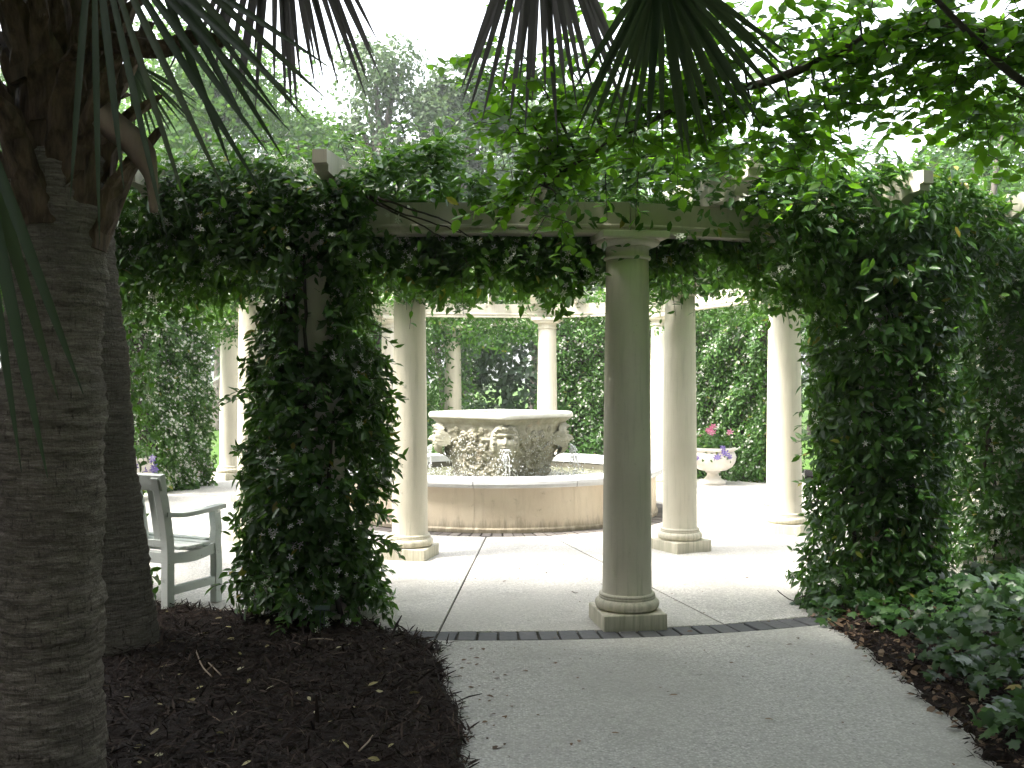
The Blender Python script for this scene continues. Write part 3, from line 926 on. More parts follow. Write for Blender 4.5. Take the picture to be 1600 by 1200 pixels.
for z in zs:
    r = bowl_r(z) * sq(T)
    q = np.stack([fx + r * np.cos(T + BROT), fy + r * np.sin(T + BROT), np.full(na, z)], 1)
    if z < 1.02:
        a = clump(q, 5, 80); b = clump(q, 11, 81); c_ = clump(q, 20, 82)
        d = .022 * np.clip(np.abs(a) * -2.4 + 1, -.3, 1) + .018 * np.clip(1 - np.abs(b) * 3, -.2, 1) + .007 * c_
        d *= np.clip((1.02 - z) / .06, 0, 1)
        d *= np.clip((z - .36) / .1, 0, 1)
        r = r + d
    V.append(np.stack([fx + r * np.cos(T + BROT), fy + r * np.sin(T + BROT), np.full(na, z)], 1))
V = np.vstack(V)
i, j = np.meshgrid(np.arange(len(zs) - 1), np.arange(na), indexing='ij'); i = i.ravel(); j = j.ravel(); jn = (j + 1) % na
bowl = wpart('bowl', V, np.stack([i * na + j, i * na + jn, (i + 1) * na + jn, (i + 1) * na + j], 1), MAT['bowl'], ft, True)
# rim slab
rp = [(.855, 1.112), (.868, 1.118), (.872, 1.15), (.862, 1.175), (.84, 1.185), (.70, 1.187), (.685, 1.175), (.68, 1.08)]
nr = 96
Tt = np.linspace(0, 2 * math.pi, nr, endpoint=False)
V = np.vstack([np.stack([fx + s * sq(Tt, 1.06) * np.cos(Tt + BROT), fy + s * sq(Tt, 1.06) * np.sin(Tt + BROT), np.full(nr, z)], 1) for s, z in rp])
i, j = np.meshgrid(np.arange(len(rp) - 1), np.arange(nr), indexing='ij'); i = i.ravel(); j = j.ravel(); jn = (j + 1) % nr
wpart('bowl_rim', V, np.stack([i * nr + j, i * nr + jn, (i + 1) * nr + jn, (i + 1) * nr + j], 1), MAT['rim'], ft, False)
V = np.vstack([[[fx, fy, 1.165]], np.stack([fx + .70 * sq(Tt, 1.06) * np.cos(Tt + BROT), fy + .70 * sq(Tt, 1.06) * np.sin(Tt + BROT), np.full(nr, 1.165)], 1)])
wpart('bowl_water', V, np.array([(0, 1 + k, 1 + (k + 1) % nr) for k in range(nr)]), MAT['water'], ft, True)

def place(V, o, ex, ey, ez): return o + V[:, :1] * ex + V[:, 1:2] * ey + V[:, 2:3] * ez
def mask_mesh():
    a, b = .155, .20
    nx, nz = 46, 58
    U, W = np.meshgrid(np.linspace(-1.12, 1.12, nx), np.linspace(-1.08, 1.12, nz))
    x, z = U * a, W * b
    rho = np.clip(1 - U ** 2 * .95 - (W * .92) ** 2, 0, 1)
    y = .15 * np.sqrt(rho)
    g = lambda cx, cz, sx, sz: np.exp(-((x - cx) / sx) ** 2 - ((z - cz) / sz) ** 2)
    y += .060 * g(0, -.012, .015, .042) + .032 * g(0, -.040, .026, .015)       # nose
    y += .026 * g(0, .060, .085, .016)                                          # brow
    y -= .062 * (g(-.050, .030, .030, .018) + g(.050, .030, .030, .018))        # sockets
    y += .028 * (g(-.050, .028, .015, .009) + g(.050, .028, .015, .009))        # eyes
    y += .026 * (g(0, -.080, .032, .008) + g(0, -.106, .028, .010)) - .036 * g(0, -.092, .030, .007)
    y += .018 * g(0, -.145, .032, .022) + .012 * (g(-.07, -.04, .03, .035) + g(.07, -.04, .03, .035))
    hair = np.clip((np.abs(U) - .60) * 4, 0, 1) + np.clip((W - .42) * 5, 0, 1)
    hair = np.clip(hair, 0, 1)
    y += hair * (.046 + .020 * np.sin(x * 120 + 6 * np.sin(z * 40)) * np.sin(z * 105 + 3 * np.sin(x * 50)))
    edge = np.clip((np.maximum(np.abs(U), np.abs(W)) - .95) * 8, 0, 1)
    y = y * (1 - edge) - .06 * edge
    P = np.stack([x.ravel(), y.ravel(), z.ravel()], 1)
    keep = (U ** 2 + W ** 2 < 1.25).ravel()
    idx = (np.arange(nx - 1)[None] + (np.arange(nz - 1) * nx)[:, None]).ravel()
    F = np.stack([idx, idx + 1, idx + 1 + nx, idx + nx], 1)
    return P, F[keep[F].all(1)]
mv, mf = mask_mesh()
UPV = np.array([0, 0, 1.0])
drops_src = []
for k in range(4):
    t = k * math.pi / 2
    o = bowl_pt(t, .86, -.06)
    ey = unit(np.array([math.cos(t + BROT), math.sin(t + BROT), .12])); ex = unit(np.cross(ey, UPV)); ez = np.cross(ex, ey)
    wpart('mask', place(mv, o, ex, ey, ez), mf, MAT['mask'], bowl, True)
    drops_src.append((o + ey * .17 - UPV * .10, ey))
def rosette():
    mb = MB()
    for k in range(7):
        a = 2 * math.pi * k / 7
        v, f = lathe([(.001, -.5), (.6, -.42), (1, 0), (.6, .42), (.001, .5)], 8, False)
        v = v * np.array([.020, .028, .034]); c, s = math.cos(a), math.sin(a)
        v = np.stack([v[:, 0] * c - v[:, 1] * s + .034 * c, v[:, 2] * .9 + .006, v[:, 0] * s + v[:, 1] * c + .034 * s], 1)
        mb.add(v, f)
    ring_ = [(.016 + .008 * math.cos(a), 0.02 + .008 * math.sin(a)) for a in np.linspace(0, 2 * math.pi, 9)]
    v, f = lathe(ring_, 14, False)
    mb.add(np.stack([v[:, 0], v[:, 2], v[:, 1]], 1), f)
    return mb.get()
rv, rf = rosette()
for face in (3, 0):
    t0 = face * math.pi / 2
    sgn = 1
    spots = [(.42, .91, 1.0), (.58, .90, 1.05), (.50, .77, 1.0), (.30, .98, .6), (.72, .98, .6), (.36, .66, .7), (.64, .64, .75)]
    for u, z, s in spots:
        t = t0 + u * math.pi / 2
        o = bowl_pt(t, z, .004)
        na_ = t0 + math.pi / 4
        ey = unit(np.array([math.cos(na_ + BROT), math.sin(na_ + BROT), -.25])); ex = unit(np.cross(ey, UPV)); ez = np.cross(ex, ey)
        wpart('rosette', place(rv * 1.25 * s, o, ex, ey, ez), rf, MAT['bowl'], bowl, True)
    for seg in ((.22, .50, .83), (.50, .80, .83), (.30, .70, .62)):
        us = np.linspace(seg[0], seg[1], 22)
        pts = np.array([bowl_pt(t0 + u * math.pi / 2, seg[2] - .10 * math.sin(math.pi * (u - seg[0]) / (seg[1] - seg[0])), .006) for u in us])
        rad = .020 + .009 * np.sin(np.arange(22) * 2.1)
        wpart('garland', *tube(pts, rad, 8), MAT['bowl'], bowl, True)

# falling water: strands and drops from each mask and the bowl's wet faces
OCT = np.array([(1, 0, 0), (-1, 0, 0), (0, 1, 0), (0, -1, 0), (0, 0, 1.7), (0, 0, -1.7)]) * 1.0
OCF = np.array([(0, 2, 4), (2, 1, 4), (1, 3, 4), (3, 0, 4), (2, 0, 5), (1, 2, 5), (3, 1, 5), (0, 3, 5)])
def drops(P, s):
    n = len(P)
    s = np.broadcast_to(s, (n,))
    V = (P[:, None] + OCT[None] * s[:, None, None]).reshape(-1, 3)
    return V, (OCF[None] + (np.arange(n) * 6)[:, None, None]).reshape(-1, 3)
for o, ey in drops_src:
    mb = MB()
    for s in range(6):
        side = np.cross(ey, UPV) * rng.uniform(-.05, .05)
        v0 = rng.uniform(.02, .16)
        tt = np.linspace(0, 1, 14)
        zz = .38 + (o[2] - .38) * (1 - tt ** 1.4)
        pts = np.stack([o[0] + side[0] * (.4 + tt) + ey[0] * v0 * tt ** .6 + rng.normal(0, .004, 14), o[1] + side[1] * (.4 + tt) + ey[1] * v0 * tt ** .6 + rng.normal(0, .004, 14), zz], 1)
        a_, b_ = sorted(rng.integers(0, 14, 2))
        if b_ - a_ < 3: a_, b_ = 2, 12
        mb.add(*tube(pts[a_:b_ + 1], rng.uniform(.0025, .006, b_ - a_ + 1), 5))
    wpart('water_stream', *mb.get(), MAT['splash'], ft, True)
    n = 200
    tt = rng.uniform(0, 1, n)
    side = np.cross(ey, UPV)
    P = o + ey * (rng.uniform(.0, .18, n) * tt ** .6)[:, None] + side * (rng.normal(0, .07, n) * (.4 + tt))[:, None]
    P[:, 2] = .39 + (o[2] - .39) * (1 - tt ** 1.5)
    V, F = drops(P, rng.uniform(.003, .008, n))
    wpart('water_drops', V, F, MAT['splash'], ft, False, None, 'stuff')
n = 900
tq = rng.uniform(-math.pi / 2, math.pi / 2, n)
zq = .42 + .5 * rng.uniform(size=n) ** 1.6
P = np.array([bowl_pt(a, z, b) for a, z, b in zip(tq, zq, rng.exponential(.04, n) + .02)])
V, F = drops(P, rng.uniform(.0025, .0065, n))
wpart('water_drops', V, F, MAT['splash'], ft, False, None, 'stuff')
n = 700
aq = rng.uniform(0, 6.28, n); rq = .75 + rng.normal(0, .22, n)
P = np.stack([fx + rq * np.cos(aq), fy + rq * np.sin(aq), .40 + rng.exponential(.035, n)], 1)
V, F = drops(P, rng.uniform(.003, .009, n) * np.array(1.0))
wpart('splash_drops', V, F, MAT['splash'], ft, False, None, 'stuff')

# ================================================================== BENCH
bdir = unit(np.array([.42, .91]))
bn = thing('garden_bench', 'pale grey-white wooden bench facing the fountain, half hidden by the palm', 'bench', (-2.165, 6.88, 0), math.atan2(-bdir[0], bdir[1]))
# local frame: +y is where the sitter looks, the visible end is at x = 0, the bench runs to -x
BL = 1.30
def bpart(name, V, F, parent=bn): return obj(name, mk_mesh(name, V, F, MAT['bench']), parent)
def bar(P, w, h):
    """rectangular bar through side-view points (y, z), width w along x"""
    P = np.array(P, float); T = np.gradient(P, axis=0); T = unit(T)
    Nn = np.stack([-T[:, 1], T[:, 0]], 1)
    V = []
    for p, n in zip(P, Nn):
        for sx, sn in ((-1, -1), (1, -1), (1, 1), (-1, 1)):
            q = p + n * sn * h / 2
            V.append((sx * w / 2, q[0], q[1]))
    k = len(P)
    F = [(i * 4 + a, i * 4 + (a + 1) % 4, i * 4 + 4 + (a + 1) % 4, i * 4 + 4 + a) for i in range(k - 1) for a in range(4)] + [(3, 2, 1, 0), tuple((k - 1) * 4 + a for a in range(4))]
    return np.array(V), F
rear = spline([(-.235, 0), (-.235, .25), (-.235, .44), (-.255, .60), (-.29, .78), (-.33, .93)], 16)
front_ = [(.235, 0), (.235, .3), (.225, .44), (.235, .52), (.222, .60), (.222, .645)]
for x in (-.03, -BL + .03):
    v, f = bar(rear, .055, .065); bpart('leg', v + [x, 0, 0], f)
    v, f = bar(spline(front_, 12), .055, .06); bpart('leg', v + [x, 0, 0], f)
    arm = spline([(-.27, .675), (-.1, .655), (.12, .66), (.30, .672)], 14)
    v, f = bar(arm, .075, .03); bpart('arm', v + [x, 0, 0], f)
    v, f = box(x - .02, x + .02, -.205, .205, .13, .185, .004); bpart('stretcher', v, f)
    v, f = bar(spline([(-.205, .375), (0, .36), (.2, .385)], 10), .035, .07); bpart('seat_rail', v + [x, 0, 0], f)
for y, z in ((.225, .385), (-.235, .385)):
    v, f = box(-BL + .06, -.06, y - .015, y + .015, z - .04, z + .035, .004); bpart('apron', v, f)
for k in range(6):
    y = -.195 + k * .077
    z = .420 + .016 * ((y / .2) ** 2) + .008
    x1 = -.002 if abs(y) < .19 else -.062
    v, f = box(-BL - x1, x1, y - .034, y + .034, z - .011, z + .011, .003); bpart('seat_slat', v, f)
# back: rails and slats in a tilted plane
def back_y(z): return float(np.interp(z, rear[:, 1], rear[:, 0]))
v, f = bar([(back_y(.86), .845), (back_y(.90), .885), (back_y(.93) - .004, .945)], BL + .04, .045); bpart('top_rail', v + [-BL / 2, 0, 0], f)
v, f = bar([(back_y(.46), .455), (back_y(.49), .50)], BL - .12, .03); bpart('lower_rail', v + [-BL / 2, 0, 0], f)
ns = 11
for k in range(ns):
    x = -.115 - k * (BL - .23) / (ns - 1)
    v, f = bar(spline([(back_y(z) + .004, z) for z in (.50, .62, .74, .845)], 8), .05, .016); bpart('back_slat', v + [x, 0, 0], f)

# ================================================================== URNS
def urn(loc, label, seed, pinks, purples, big=1.0):
    t = thing('stone_urn', label, 'planter', (*loc, 0), 0, 'planted stone urns round the courtyard')
    prof_foot = [(.19, 0), (.19, .055), (.165, .065), (.13, .085), (.09, .13), (.085, .165), (.11, .185), (.115, .20)]
    obj('foot', mk_mesh('foot', *lathe(prof_foot, 40), MAT['urn'], True), t)
    pb = [(.09, .195), (.20, .215), (.285, .265), (.33, .335), (.345, .41), (.325, .47), (.30, .495), (.325, .505), (.345, .53), (.34, .55), (.30, .552), (.28, .50), (.001, .50)]
    v, f = lathe(pb, 48, False)
    a = np.arctan2(v[:, 1], v[:, 0]); rr_ = np.hypot(v[:, 0], v[:, 1])
    lob = 1 + .022 * np.cos(a * 12) * ((v[:, 2] > .21) & (v[:, 2] < .45))
    v[:, 0] *= lob; v[:, 1] *= lob
    obj('bowl', mk_mesh('bowl', v, f, MAT['urn'], True), t)
    n = 900
    P = rng.normal(size=(n, 3)); P = unit(P) * rng.uniform(.3, 1, (n, 1)) ** .5 * np.array([.34, .34, .24]); P[:, 2] = np.abs(P[:, 2]) + .50
    P[:, 2] -= .22 * np.clip((np.hypot(P[:, 0], P[:, 1]) - .27) / .1, 0, 1)
    P = P + np.array([*loc, 0])
    Nn = unit(P - np.array([*loc, .4]) + rng.normal(0, .15, P.shape))
    foliage(t, P, Nn, rdir(n), rng.uniform(.04, .075, n), OVAL, MAT['jasmine_far'], 'foliage')
    for cnt, mat, nm, zz in ((pinks, 'pink', 'pink_flower', (.70, .86)), (purples, 'purple', 'purple_flower', (.36, .62))):
        for k in range(cnt):
            a = rng.uniform(3.4, 6.1) if k % 4 else rng.uniform(0, 6.28)
            rad = rng.uniform(.04, .26) if mat == 'pink' else rng.uniform(.33, .41)
            c = np.array([loc[0] + rad * math.cos(a), loc[1] + rad * math.sin(a), rng.uniform(*zz)])
            out = unit(np.array([math.cos(a) * .6, math.sin(a) * .9 - .5, .6]))
            fr = np.repeat(c[None], 3, 0) + rng.normal(0, .012, (3, 3))
            V, F, tt = leaves(fr, unit(np.repeat(out[None], 3, 0) + rng.normal(0, .3, (3, 3))), rdir(3), rng.uniform(.07, .10, 3), FLOW)
            wpart(nm, V, F, MAT[mat], t, False, tt)
urn((3.0, 15.0), 'pale stone urn of pink and purple flowers before the vine hedge, right of centre', 1, 7, 9)
urn((-5.02, 13.1), 'stone urn with purple flowers mostly hidden by the palm trunk', 2, 3, 24)
urn((4.75, 11.3), 'stone urn of pink flowers glimpsed through the dark vine on the right', 3, 26, 6)

# ================================================================== PALMS
def leaflet_mesh(hub, d, nrm, L, w0, droop, base=0.0, kink=None):
    st = 8
    tt = np.linspace(base, 1, st)
    P = hub + d * (L * tt)[:, None]
    P[:, 2] -= droop * L * tt ** 2
    if kink is not None:
        k = np.clip((tt - kink[0]) / (1 - kink[0]), 0, 1)
        P[:, 2] -= kink[1] * L * k ** 1.3
        P[:, :2] -= d[:2] * (.5 * kink[1] * L * k ** 1.5)[:, None]
    T = unit(np.gradient(P, axis=0))
    side = unit(np.cross(T, nrm)); nn = np.cross(side, T)
    w = w0 * np.interp(tt, [0, .15, .45, .75, .92, 1.0], [.25, .7, 1.0, .72, .3, .06])
    V = np.stack([P - side * w[:, None] / 2 + nn * w[:, None] * .16, P, P + side * w[:, None] / 2 + nn * w[:, None] * .16], 1).reshape(-1, 3)
    F = np.array([(i * 3 + a, i * 3 + a + 1, i * 3 + a + 4, i * 3 + a + 3) for i in range(st - 1) for a in range(2)])
    return V, F

def frond(palm, start, hub, axis, nrm, span, n, L, w0=.034, droop=.18, mat='frond', single=True, sag=.3, kink=None, petr=(.022, .012)):
    start, hub = np.array(start, float), np.array(hub, float)
    axis = unit(np.array(axis, float)); nrm = np.array(nrm, float)
    nrm = unit(nrm - axis * np.dot(nrm, axis)); side = np.cross(axis, nrm)
    mid = .5 * (start + hub) + np.array([0, 0, sag])
    pet = spline([start, mid, hub, hub + axis * L * .18], 16)
    fr = wpart('frond', *tube(pet, np.append(np.linspace(*petr, 12), [petr[1] * .8, petr[1] * .6, petr[1] * .4, .001]), 6), MAT['petiole'], palm, True)
    Vs, Fs, ts, off = [], [], [], 0
    for k in range(n):
        a = R(span) * ((k + .5) / n - .5) + rng.normal(0, .015)
        d = unit(axis * math.cos(a) + side * math.sin(a) + nrm * rng.normal(0, .03))
        l = L * (.74 + .26 * math.cos(a * .9)) * rng.uniform(.86, 1.08)
        h = hub + axis * L * .16 * max(0, math.cos(a))
        kk = None if kink is None else (kink[0] + rng.uniform(-.1, .1), kink[1] * rng.uniform(.6, 1.3))
        V, F = leaflet_mesh(h, d, nrm, l, w0 * rng.uniform(.85, 1.15), droop * rng.uniform(.7, 1.4), .0, kk)
        t = float(np.clip(rng.normal(.42, .2), 0, 1))
        if single:
            wpart('leaflet', V, F, MAT[mat], fr, True, np.full(len(V), t))
        else:
            Vs.append(V); Fs.append(F + off); ts.append(np.full(len(V), t)); off += len(V)
    if not single:
        wpart('leaflets', np.vstack(Vs), np.vstack(Fs), MAT[mat], fr, True, np.concatenate(ts), 'stuff')
    return fr

def palm(label, base_pts, rads, seed, booty):
    t = thing('palm_tree', label, 'palm', tuple(base_pts[0][:2]) + (0,), 0, 'palms in the mulch bed')
    P = spline(base_pts, 150); n = 56
    rad = np.interp(np.linspace(0, 1, 150), np.linspace(0, 1, len(rads)), rads)
    V, F = tube(P, rad, n)
    q = V.copy()
    cen = np.repeat(P, n, 0)
    out = unit(q - cen)
    zz = q[:, 2]
    wav = np.sin(zz * 120 + 1.2 * clump(q, 1.7, seed) + 1.5 * clump(q, 4, seed + 1))
    d = .0045 * wav + .012 * clump(q, 3, seed + 2) + .006 * clump(q * np.array([1, 1, 2.5]), 12, seed + 3)
    V = V + out * d[:, None]
    wpart('trunk', V, F, MAT['bark'], t, True)
    top = P[-1]
    ax = unit(P[-1] - P[-8])
    for k in range(booty):                     # old leaf bases
        a = 2.4 * k + rng.uniform(-.3, .3); h = (k / booty) * .75
        o = top + ax * (h - .22)
        dr = np.array([math.cos(a), math.sin(a), 0])
        r0 = rads[-1] * .80
        pts = [o + dr * r0 - UPV * .12, o + dr * (r0 + .05) + UPV * .04, o + dr * (r0 + .11) + UPV * .16, o + dr * (r0 + .16 + rng.uniform(0, .10)) + UPV * rng.uniform(.20, .34)]
        pp = spline(pts, 10); sd = np.cross(dr, UPV)
        w = np.linspace(.085, .022, 10); th_ = np.linspace(.025, .014, 10)
        V = []
        for q_, w_, t_ in zip(pp, w, th_):
            V += [q_ - sd * w_ - dr * t_, q_ + sd * w_ - dr * t_, q_ + sd * w_ * .8 + dr * t_, q_ + dr * t_ * 1.7, q_ - sd * w_ * .8 + dr * t_]
        F = [(i * 5 + a_, i * 5 + (a_ + 1) % 5, i * 5 + 5 + (a_ + 1) % 5, i * 5 + 5 + a_) for i in range(9) for a_ in range(5)] + [(4, 3, 2, 1, 0), tuple(45 + a_ for a_ in range(5))]
        V = np.array(V); V = V + .012 * np.stack([clump(V, 16, k), clump(V, 16, k + 1), clump(V, 16, k + 2)], 1)
        wpart('leaf_base', V, F, MAT['boot'], t, False)
    core = np.array([top - ax * .1, top + ax * .25, top + ax * .6, top + ax * .85])
    wpart('crown_shaft', *tube(core, [rads[-1] * .95, rads[-1] * .9, rads[-1] * .7, .05], 20), MAT['boot'], t, True)
    return t, top, ax

b1 = [at(72, 1290, 3.70) * [1, 1, 0], at(74, 900, 3.7), at(82, 560, 3.7), at(94, 245, 3.7)]
p1, top1, ax1 = palm('thick grey palm trunk at the left edge with drooping dark fronds', b1, [.205, .188, .180, .176, .17], 200, 26)
b2 = [at(178, 1030, 5.75) * [1, 1, 0], at(160, 800, 5.75), at(140, 560, 5.75), at(116, 300, 5.7), at(96, 60, 5.65), at(78, -120, 5.6)]
p2, top2, ax2 = palm('slimmer palm trunk leaning left behind the thick palm at the bench', b2, [.265, .212, .20, .197, .193, .188, .182], 210, 22)
c1 = top1 + ax1 * .55; c2 = top2 + ax2 * .55
# fronds that hang into the picture
hub = at(120, -190, 3.1); frond(p1, c1, hub, (.42, -.05, -.90), (-.1, -1, .1), 66, 11, .94, .026, .02, sag=.16)
hub = at(190, -150, 3.3); frond(p1, c1, hub, (.58, -.05, -.82), (-.1, -1, .3), 30, 6, .86, .025, .02, sag=.2)
hub = at(-60, 40, 2.7); frond(p1, c1 + [-.05, -.2, 0], hub, (.12, -.02, -1), (0, -1, .1), 30, 8, 1.02, .034, .0, sag=.1)
hub = at(1022, -95, 4.0); frond(p1, c1 + [.1, .1, .1], hub, (.20, .05, -1), (0, -1, .12), 92, 26, .74, .031, .02, sag=.95)
hub = at(430, -300, 4.9); frond(p2, c2, hub, (.04, .0, -1), (.0, -1, .2), 52, 30, 1.24, .036, .0, 'frond_dry', sag=.35)
hub = at(842, -250, 4.9); frond(p2, c2 + [.1, 0, .1], hub, (.03, .0, -1), (.0, -1, .2), 46, 22, 1.20, .036, .0, 'frond_dry', sag=.8)
hub = at(190, 85, 5.9); frond(p2, c2 - [0, 0, .5], hub, (.62, .1, -.75), (.1, -1, .3), 70, 13, .44, .018, .15, sag=.1)
# the rest of the two crowns, above the picture
for pi, (pt, cc, L0) in enumerate(((p1, c1, 1.05), (p2, c2, 1.1))):
    for k in range(13 - 4 * pi):
        a = 2 * math.pi * k / (13 - 4 * pi) + .2 + pi * .3
        up = rng.uniform(.35, 1.3)
        dr = unit(np.array([math.cos(a), math.sin(a), up]))
        hub = cc + dr * rng.uniform(1.0, 1.4)
        if hub[2] < CAMZ + .42 * max(hub[1], 0) + .75 and hub[1] > 1: hub[2] = CAMZ + .42 * hub[1] + .95
        axis = unit(np.array([math.cos(a), math.sin(a), .12]))
        frond(pt, cc, hub, axis, (0, 0, 1), 200, 34, L0 * .8, .055, .22, single=False, sag=.2)
# dry hanging stalk and cut stub
st = spline([at(118, 125, 3.62), at(165, 185, 3.5), at(214, 228, 3.45), at(236, 275, 3.45), at(241, 332, 3.45)], 26)
sdv = unit(np.cross(np.gradient(st, axis=0), np.array([0, -1.0, 0])))
w = np.interp(np.linspace(0, 1, 26), [0, .25, .6, .75, 1], [.030, .050, .045, .024, .014])
V = np.stack([st - sdv * w[:, None], st + [0, -.018, 0], st + sdv * w[:, None], st + [0, .012, 0]], 1).reshape(-1, 3)
F = [(i * 4 + a, i * 4 + (a + 1) % 4, i * 4 + 4 + (a + 1) % 4, i * 4 + 4 + a) for i in range(25) for a in range(4)] + [(3, 2, 1, 0), (100, 101, 102, 103)]
tag(wpart('dry_stalk', V, F, MAT['spathe'], p1, True), 'dry brown hanging palm stalk')
wpart('cut_stalk', *tube(spline([c1 - [0, .05, .1], at(240, 78, 3.5), at(300, 60, 3.45), at(350, 66, 3.45)], 14), np.linspace(.04, .022, 14), 8), MAT['boot'], p1, True)

# ================================================================== OVERHANGING TREE (right)
tr = thing('shade_tree', 'bright green leafy tree whose branch arches in from the upper right', 'tree', (4.3, 5.2, 0))
limb_pts = [at(1640, 78, 5.0), at(1500, 48, 5.0), at(1380, 52, 5.0), at(1290, 92, 5.05), at(1200, 128, 5.1), at(1100, 152, 5.15), at(1000, 198, 5.2), at(900, 255, 5.3), at(852, 292, 5.35)]
wpart('trunk', *tube(spline([(4.3, 5.2, -.02), (4.25, 5.2, .8), (4.12, 5.15, 1.8), (3.95, 5.1, 2.7), (3.7, 5.0, 3.4), (3.4, 4.7, 4.4), (3.1, 4.2, 5.4)], 50), np.linspace(.16, .06, 50), 16), MAT['limb'], tr, True)
LB = spline([np.array([3.85, 5.05, 3.0])] + limb_pts, 60)
wpart('branch', *tube(LB, np.linspace(.042, .006, 60), 10), MAT['limb'], tr, True)
LB2 = spline([np.array([3.85, 5.05, 2.95]), at(1700, 160, 4.9), at(1600, 130, 4.8), at(1520, 60, 4.6), at(1440, -20, 4.4), at(1340, -110, 4.2)], 40)
wpart('branch', *tube(LB2, np.linspace(.03, .006, 40), 8), MAT['limb'], tr, True)
LB3 = spline([np.array([3.7, 5.0, 3.35]), (3.0, 4.6, 4.0), (1.9, 4.3, 4.2), (.9, 4.2, 4.1)], 30)
wpart('branch', *tube(LB3, np.linspace(.05, .01, 30), 8), MAT['limb'], tr, True)
LBS = np.vstack([LB, LB2, LB3])
CL = [  # leaf sprays: px, py, distance, half width (m), number of sprigs
    (760, 100, 5.6, .10, 3), (800, 60, 5.5, .12, 4), (775, 165, 5.6, .10, 4), (830, 120, 5.5, .14, 6), (800, 200, 5.6, .10, 4), (845, 190, 5.4, .16, 8), (810, 150, 5.6, .12, 5),
    (880, 90, 5.4, .16, 7), (870, 235, 5.4, .16, 9), (920, 160, 5.3, .18, 9), (850, 290, 5.4, .12, 8), (895, 275, 5.4, .12, 8), (940, 235, 5.3, .16, 9), (830, 310, 5.45, .08, 4), (880, 330, 5.45, .08, 4),
    (960, 60, 5.2, .2, 8), (990, 180, 5.2, .2, 11), (1040, 90, 5.2, .2, 9), (1000, 228, 5.3, .16, 9), (1060, 190, 5.2, .2, 11), (1080, 240, 5.5, .16, 7), (1120, 130, 5.1, .2, 11),
    (1130, 200, 5.2, .2, 12), (1180, 220, 5.3, .18, 9), (1190, 170, 5.1, .2, 11), (1220, 60, 5.0, .18, 8), (1150, 40, 5.0, .2, 9), (1240, 215, 5.3, .18, 10), (1100, 150, 5.1, .2, 11), (1300, 190, 5.2, .16, 8),
    (1310, 130, 5.0, .18, 9), (1350, 90, 5.0, .18, 10), (1340, 20, 4.9, .2, 9), (1400, 110, 5.0, .16, 9), (1420, 20, 4.9, .2, 11), (1470, 80, 4.9, .18, 11), (1490, 20, 4.8, .2, 11),
    (1540, 60, 4.9, .2, 13), (1590, 20, 4.8, .2, 13), (1590, 90, 4.9, .2, 13), (1530, 120, 5.0, .18, 10), (1580, 150, 5.0, .16, 9), (1500, 160, 5.2, .12, 5), (1545, 195, 5.2, .12, 5), (1595, 210, 5.2, .12, 6),
    (1360, 165, 5.2, .12, 5), (1330, 225, 5.4, .12, 4), (1290, 265, 5.6, .12, 5), (1480, 130, 5.1, .12, 6), (1380, 60, 5.0, .2, 10), (1290, 40, 5.0, .2, 6), (1100, 80, 5.1, .2, 10), (1000, 120, 5.2, .2, 9), (1075, 20, 5.0, .2, 7)]
SP, SN, SD = [], [], []
twigs = MB()
for px, py, d, hw, ns_ in CL:
    c = at(px, py, d)
    j = np.argmin(np.linalg.norm(LBS - c, axis=1))
    src = LBS[j]
    twigs.add(*tube(spline([src, .5 * (src + c) + [0, 0, .04], c], 6), np.linspace(.007, .003, 6), 4, False))
    for s in range(int(ns_ * 1.35)):
        o = c + rng.normal(0, hw * .75, 3) * np.array([1, .9, .8])
        dr = unit(np.array([-.55 + rng.normal(0, .6), rng.normal(0, .5) - .1, rng.normal(-.15, .35)]))
        Ls = rng.uniform(.18, .34)
        twigs.add(*tube(np.array([o, o + dr * Ls * .5 - [0, 0, .01], o + dr * Ls - [0, 0, .04]]), [.003, .002, .001], 4, False))
        sd_ = unit(np.cross(dr, UPV)); nl = int(rng.integers(8, 13))
        for k in range(nl):
            f = (k + .5) / nl
            sgn = 1 if k % 2 else -1
            q = o + dr * Ls * f - UPV * .04 * f * f
            SP.append(q); SD.append(dr * .7 + sd_ * sgn * .9 + rng.normal(0, .25, 3) - UPV * .15)
            SN.append(UPV * .8 - np.array([0, .45, 0]) + rng.normal(0, .5, 3))
wpart('twigs', *twigs.get(), MAT['limb'], tr, True, None, 'stuff')
SP, SN, SD = map(np.array, (SP, SN, SD))
foliage(tr, SP, SN, SD, rng.uniform(.055, .095, len(SP)), OVAL, MAT['tree_leaf'], 'foliage', 300)
# crown above and behind the camera, which shades the path
n = 27000
blobs = np.array([(2.6, 3.6, 5.0, 1.7), (.6, 3.2, 5.2, 1.6), (3.6, 1.4, 4.9, 1.8), (1.0, 1.0, 5.0, 1.7), (-.8, 1.8, 5.4, 1.4), (4.6, 3.6, 5.0, 1.6), (2.4, -1.0, 5.2, 1.8), (5.0, 5.6, 5.6, 1.5), (-.2, -1.0, 5.0, 1.5)])
bi = rng.integers(0, len(blobs), n)
P = blobs[bi, :3] + unit(rng.normal(size=(n, 3))) * (blobs[bi, 3] * rng.uniform(.2, 1, n) ** .4)[:, None] * np.array([1, 1, .62])
P = P[P[:, 2] > CAMZ + .45 + .41 * np.maximum(P[:, 1], 0)]
foliage(tr, P, rng.normal(0, .5, P.shape) + UPV, rdir(len(P), .3), rng.uniform(.15, .25, len(P)), OVAL, MAT['tree_leaf'], 'upper_crown')
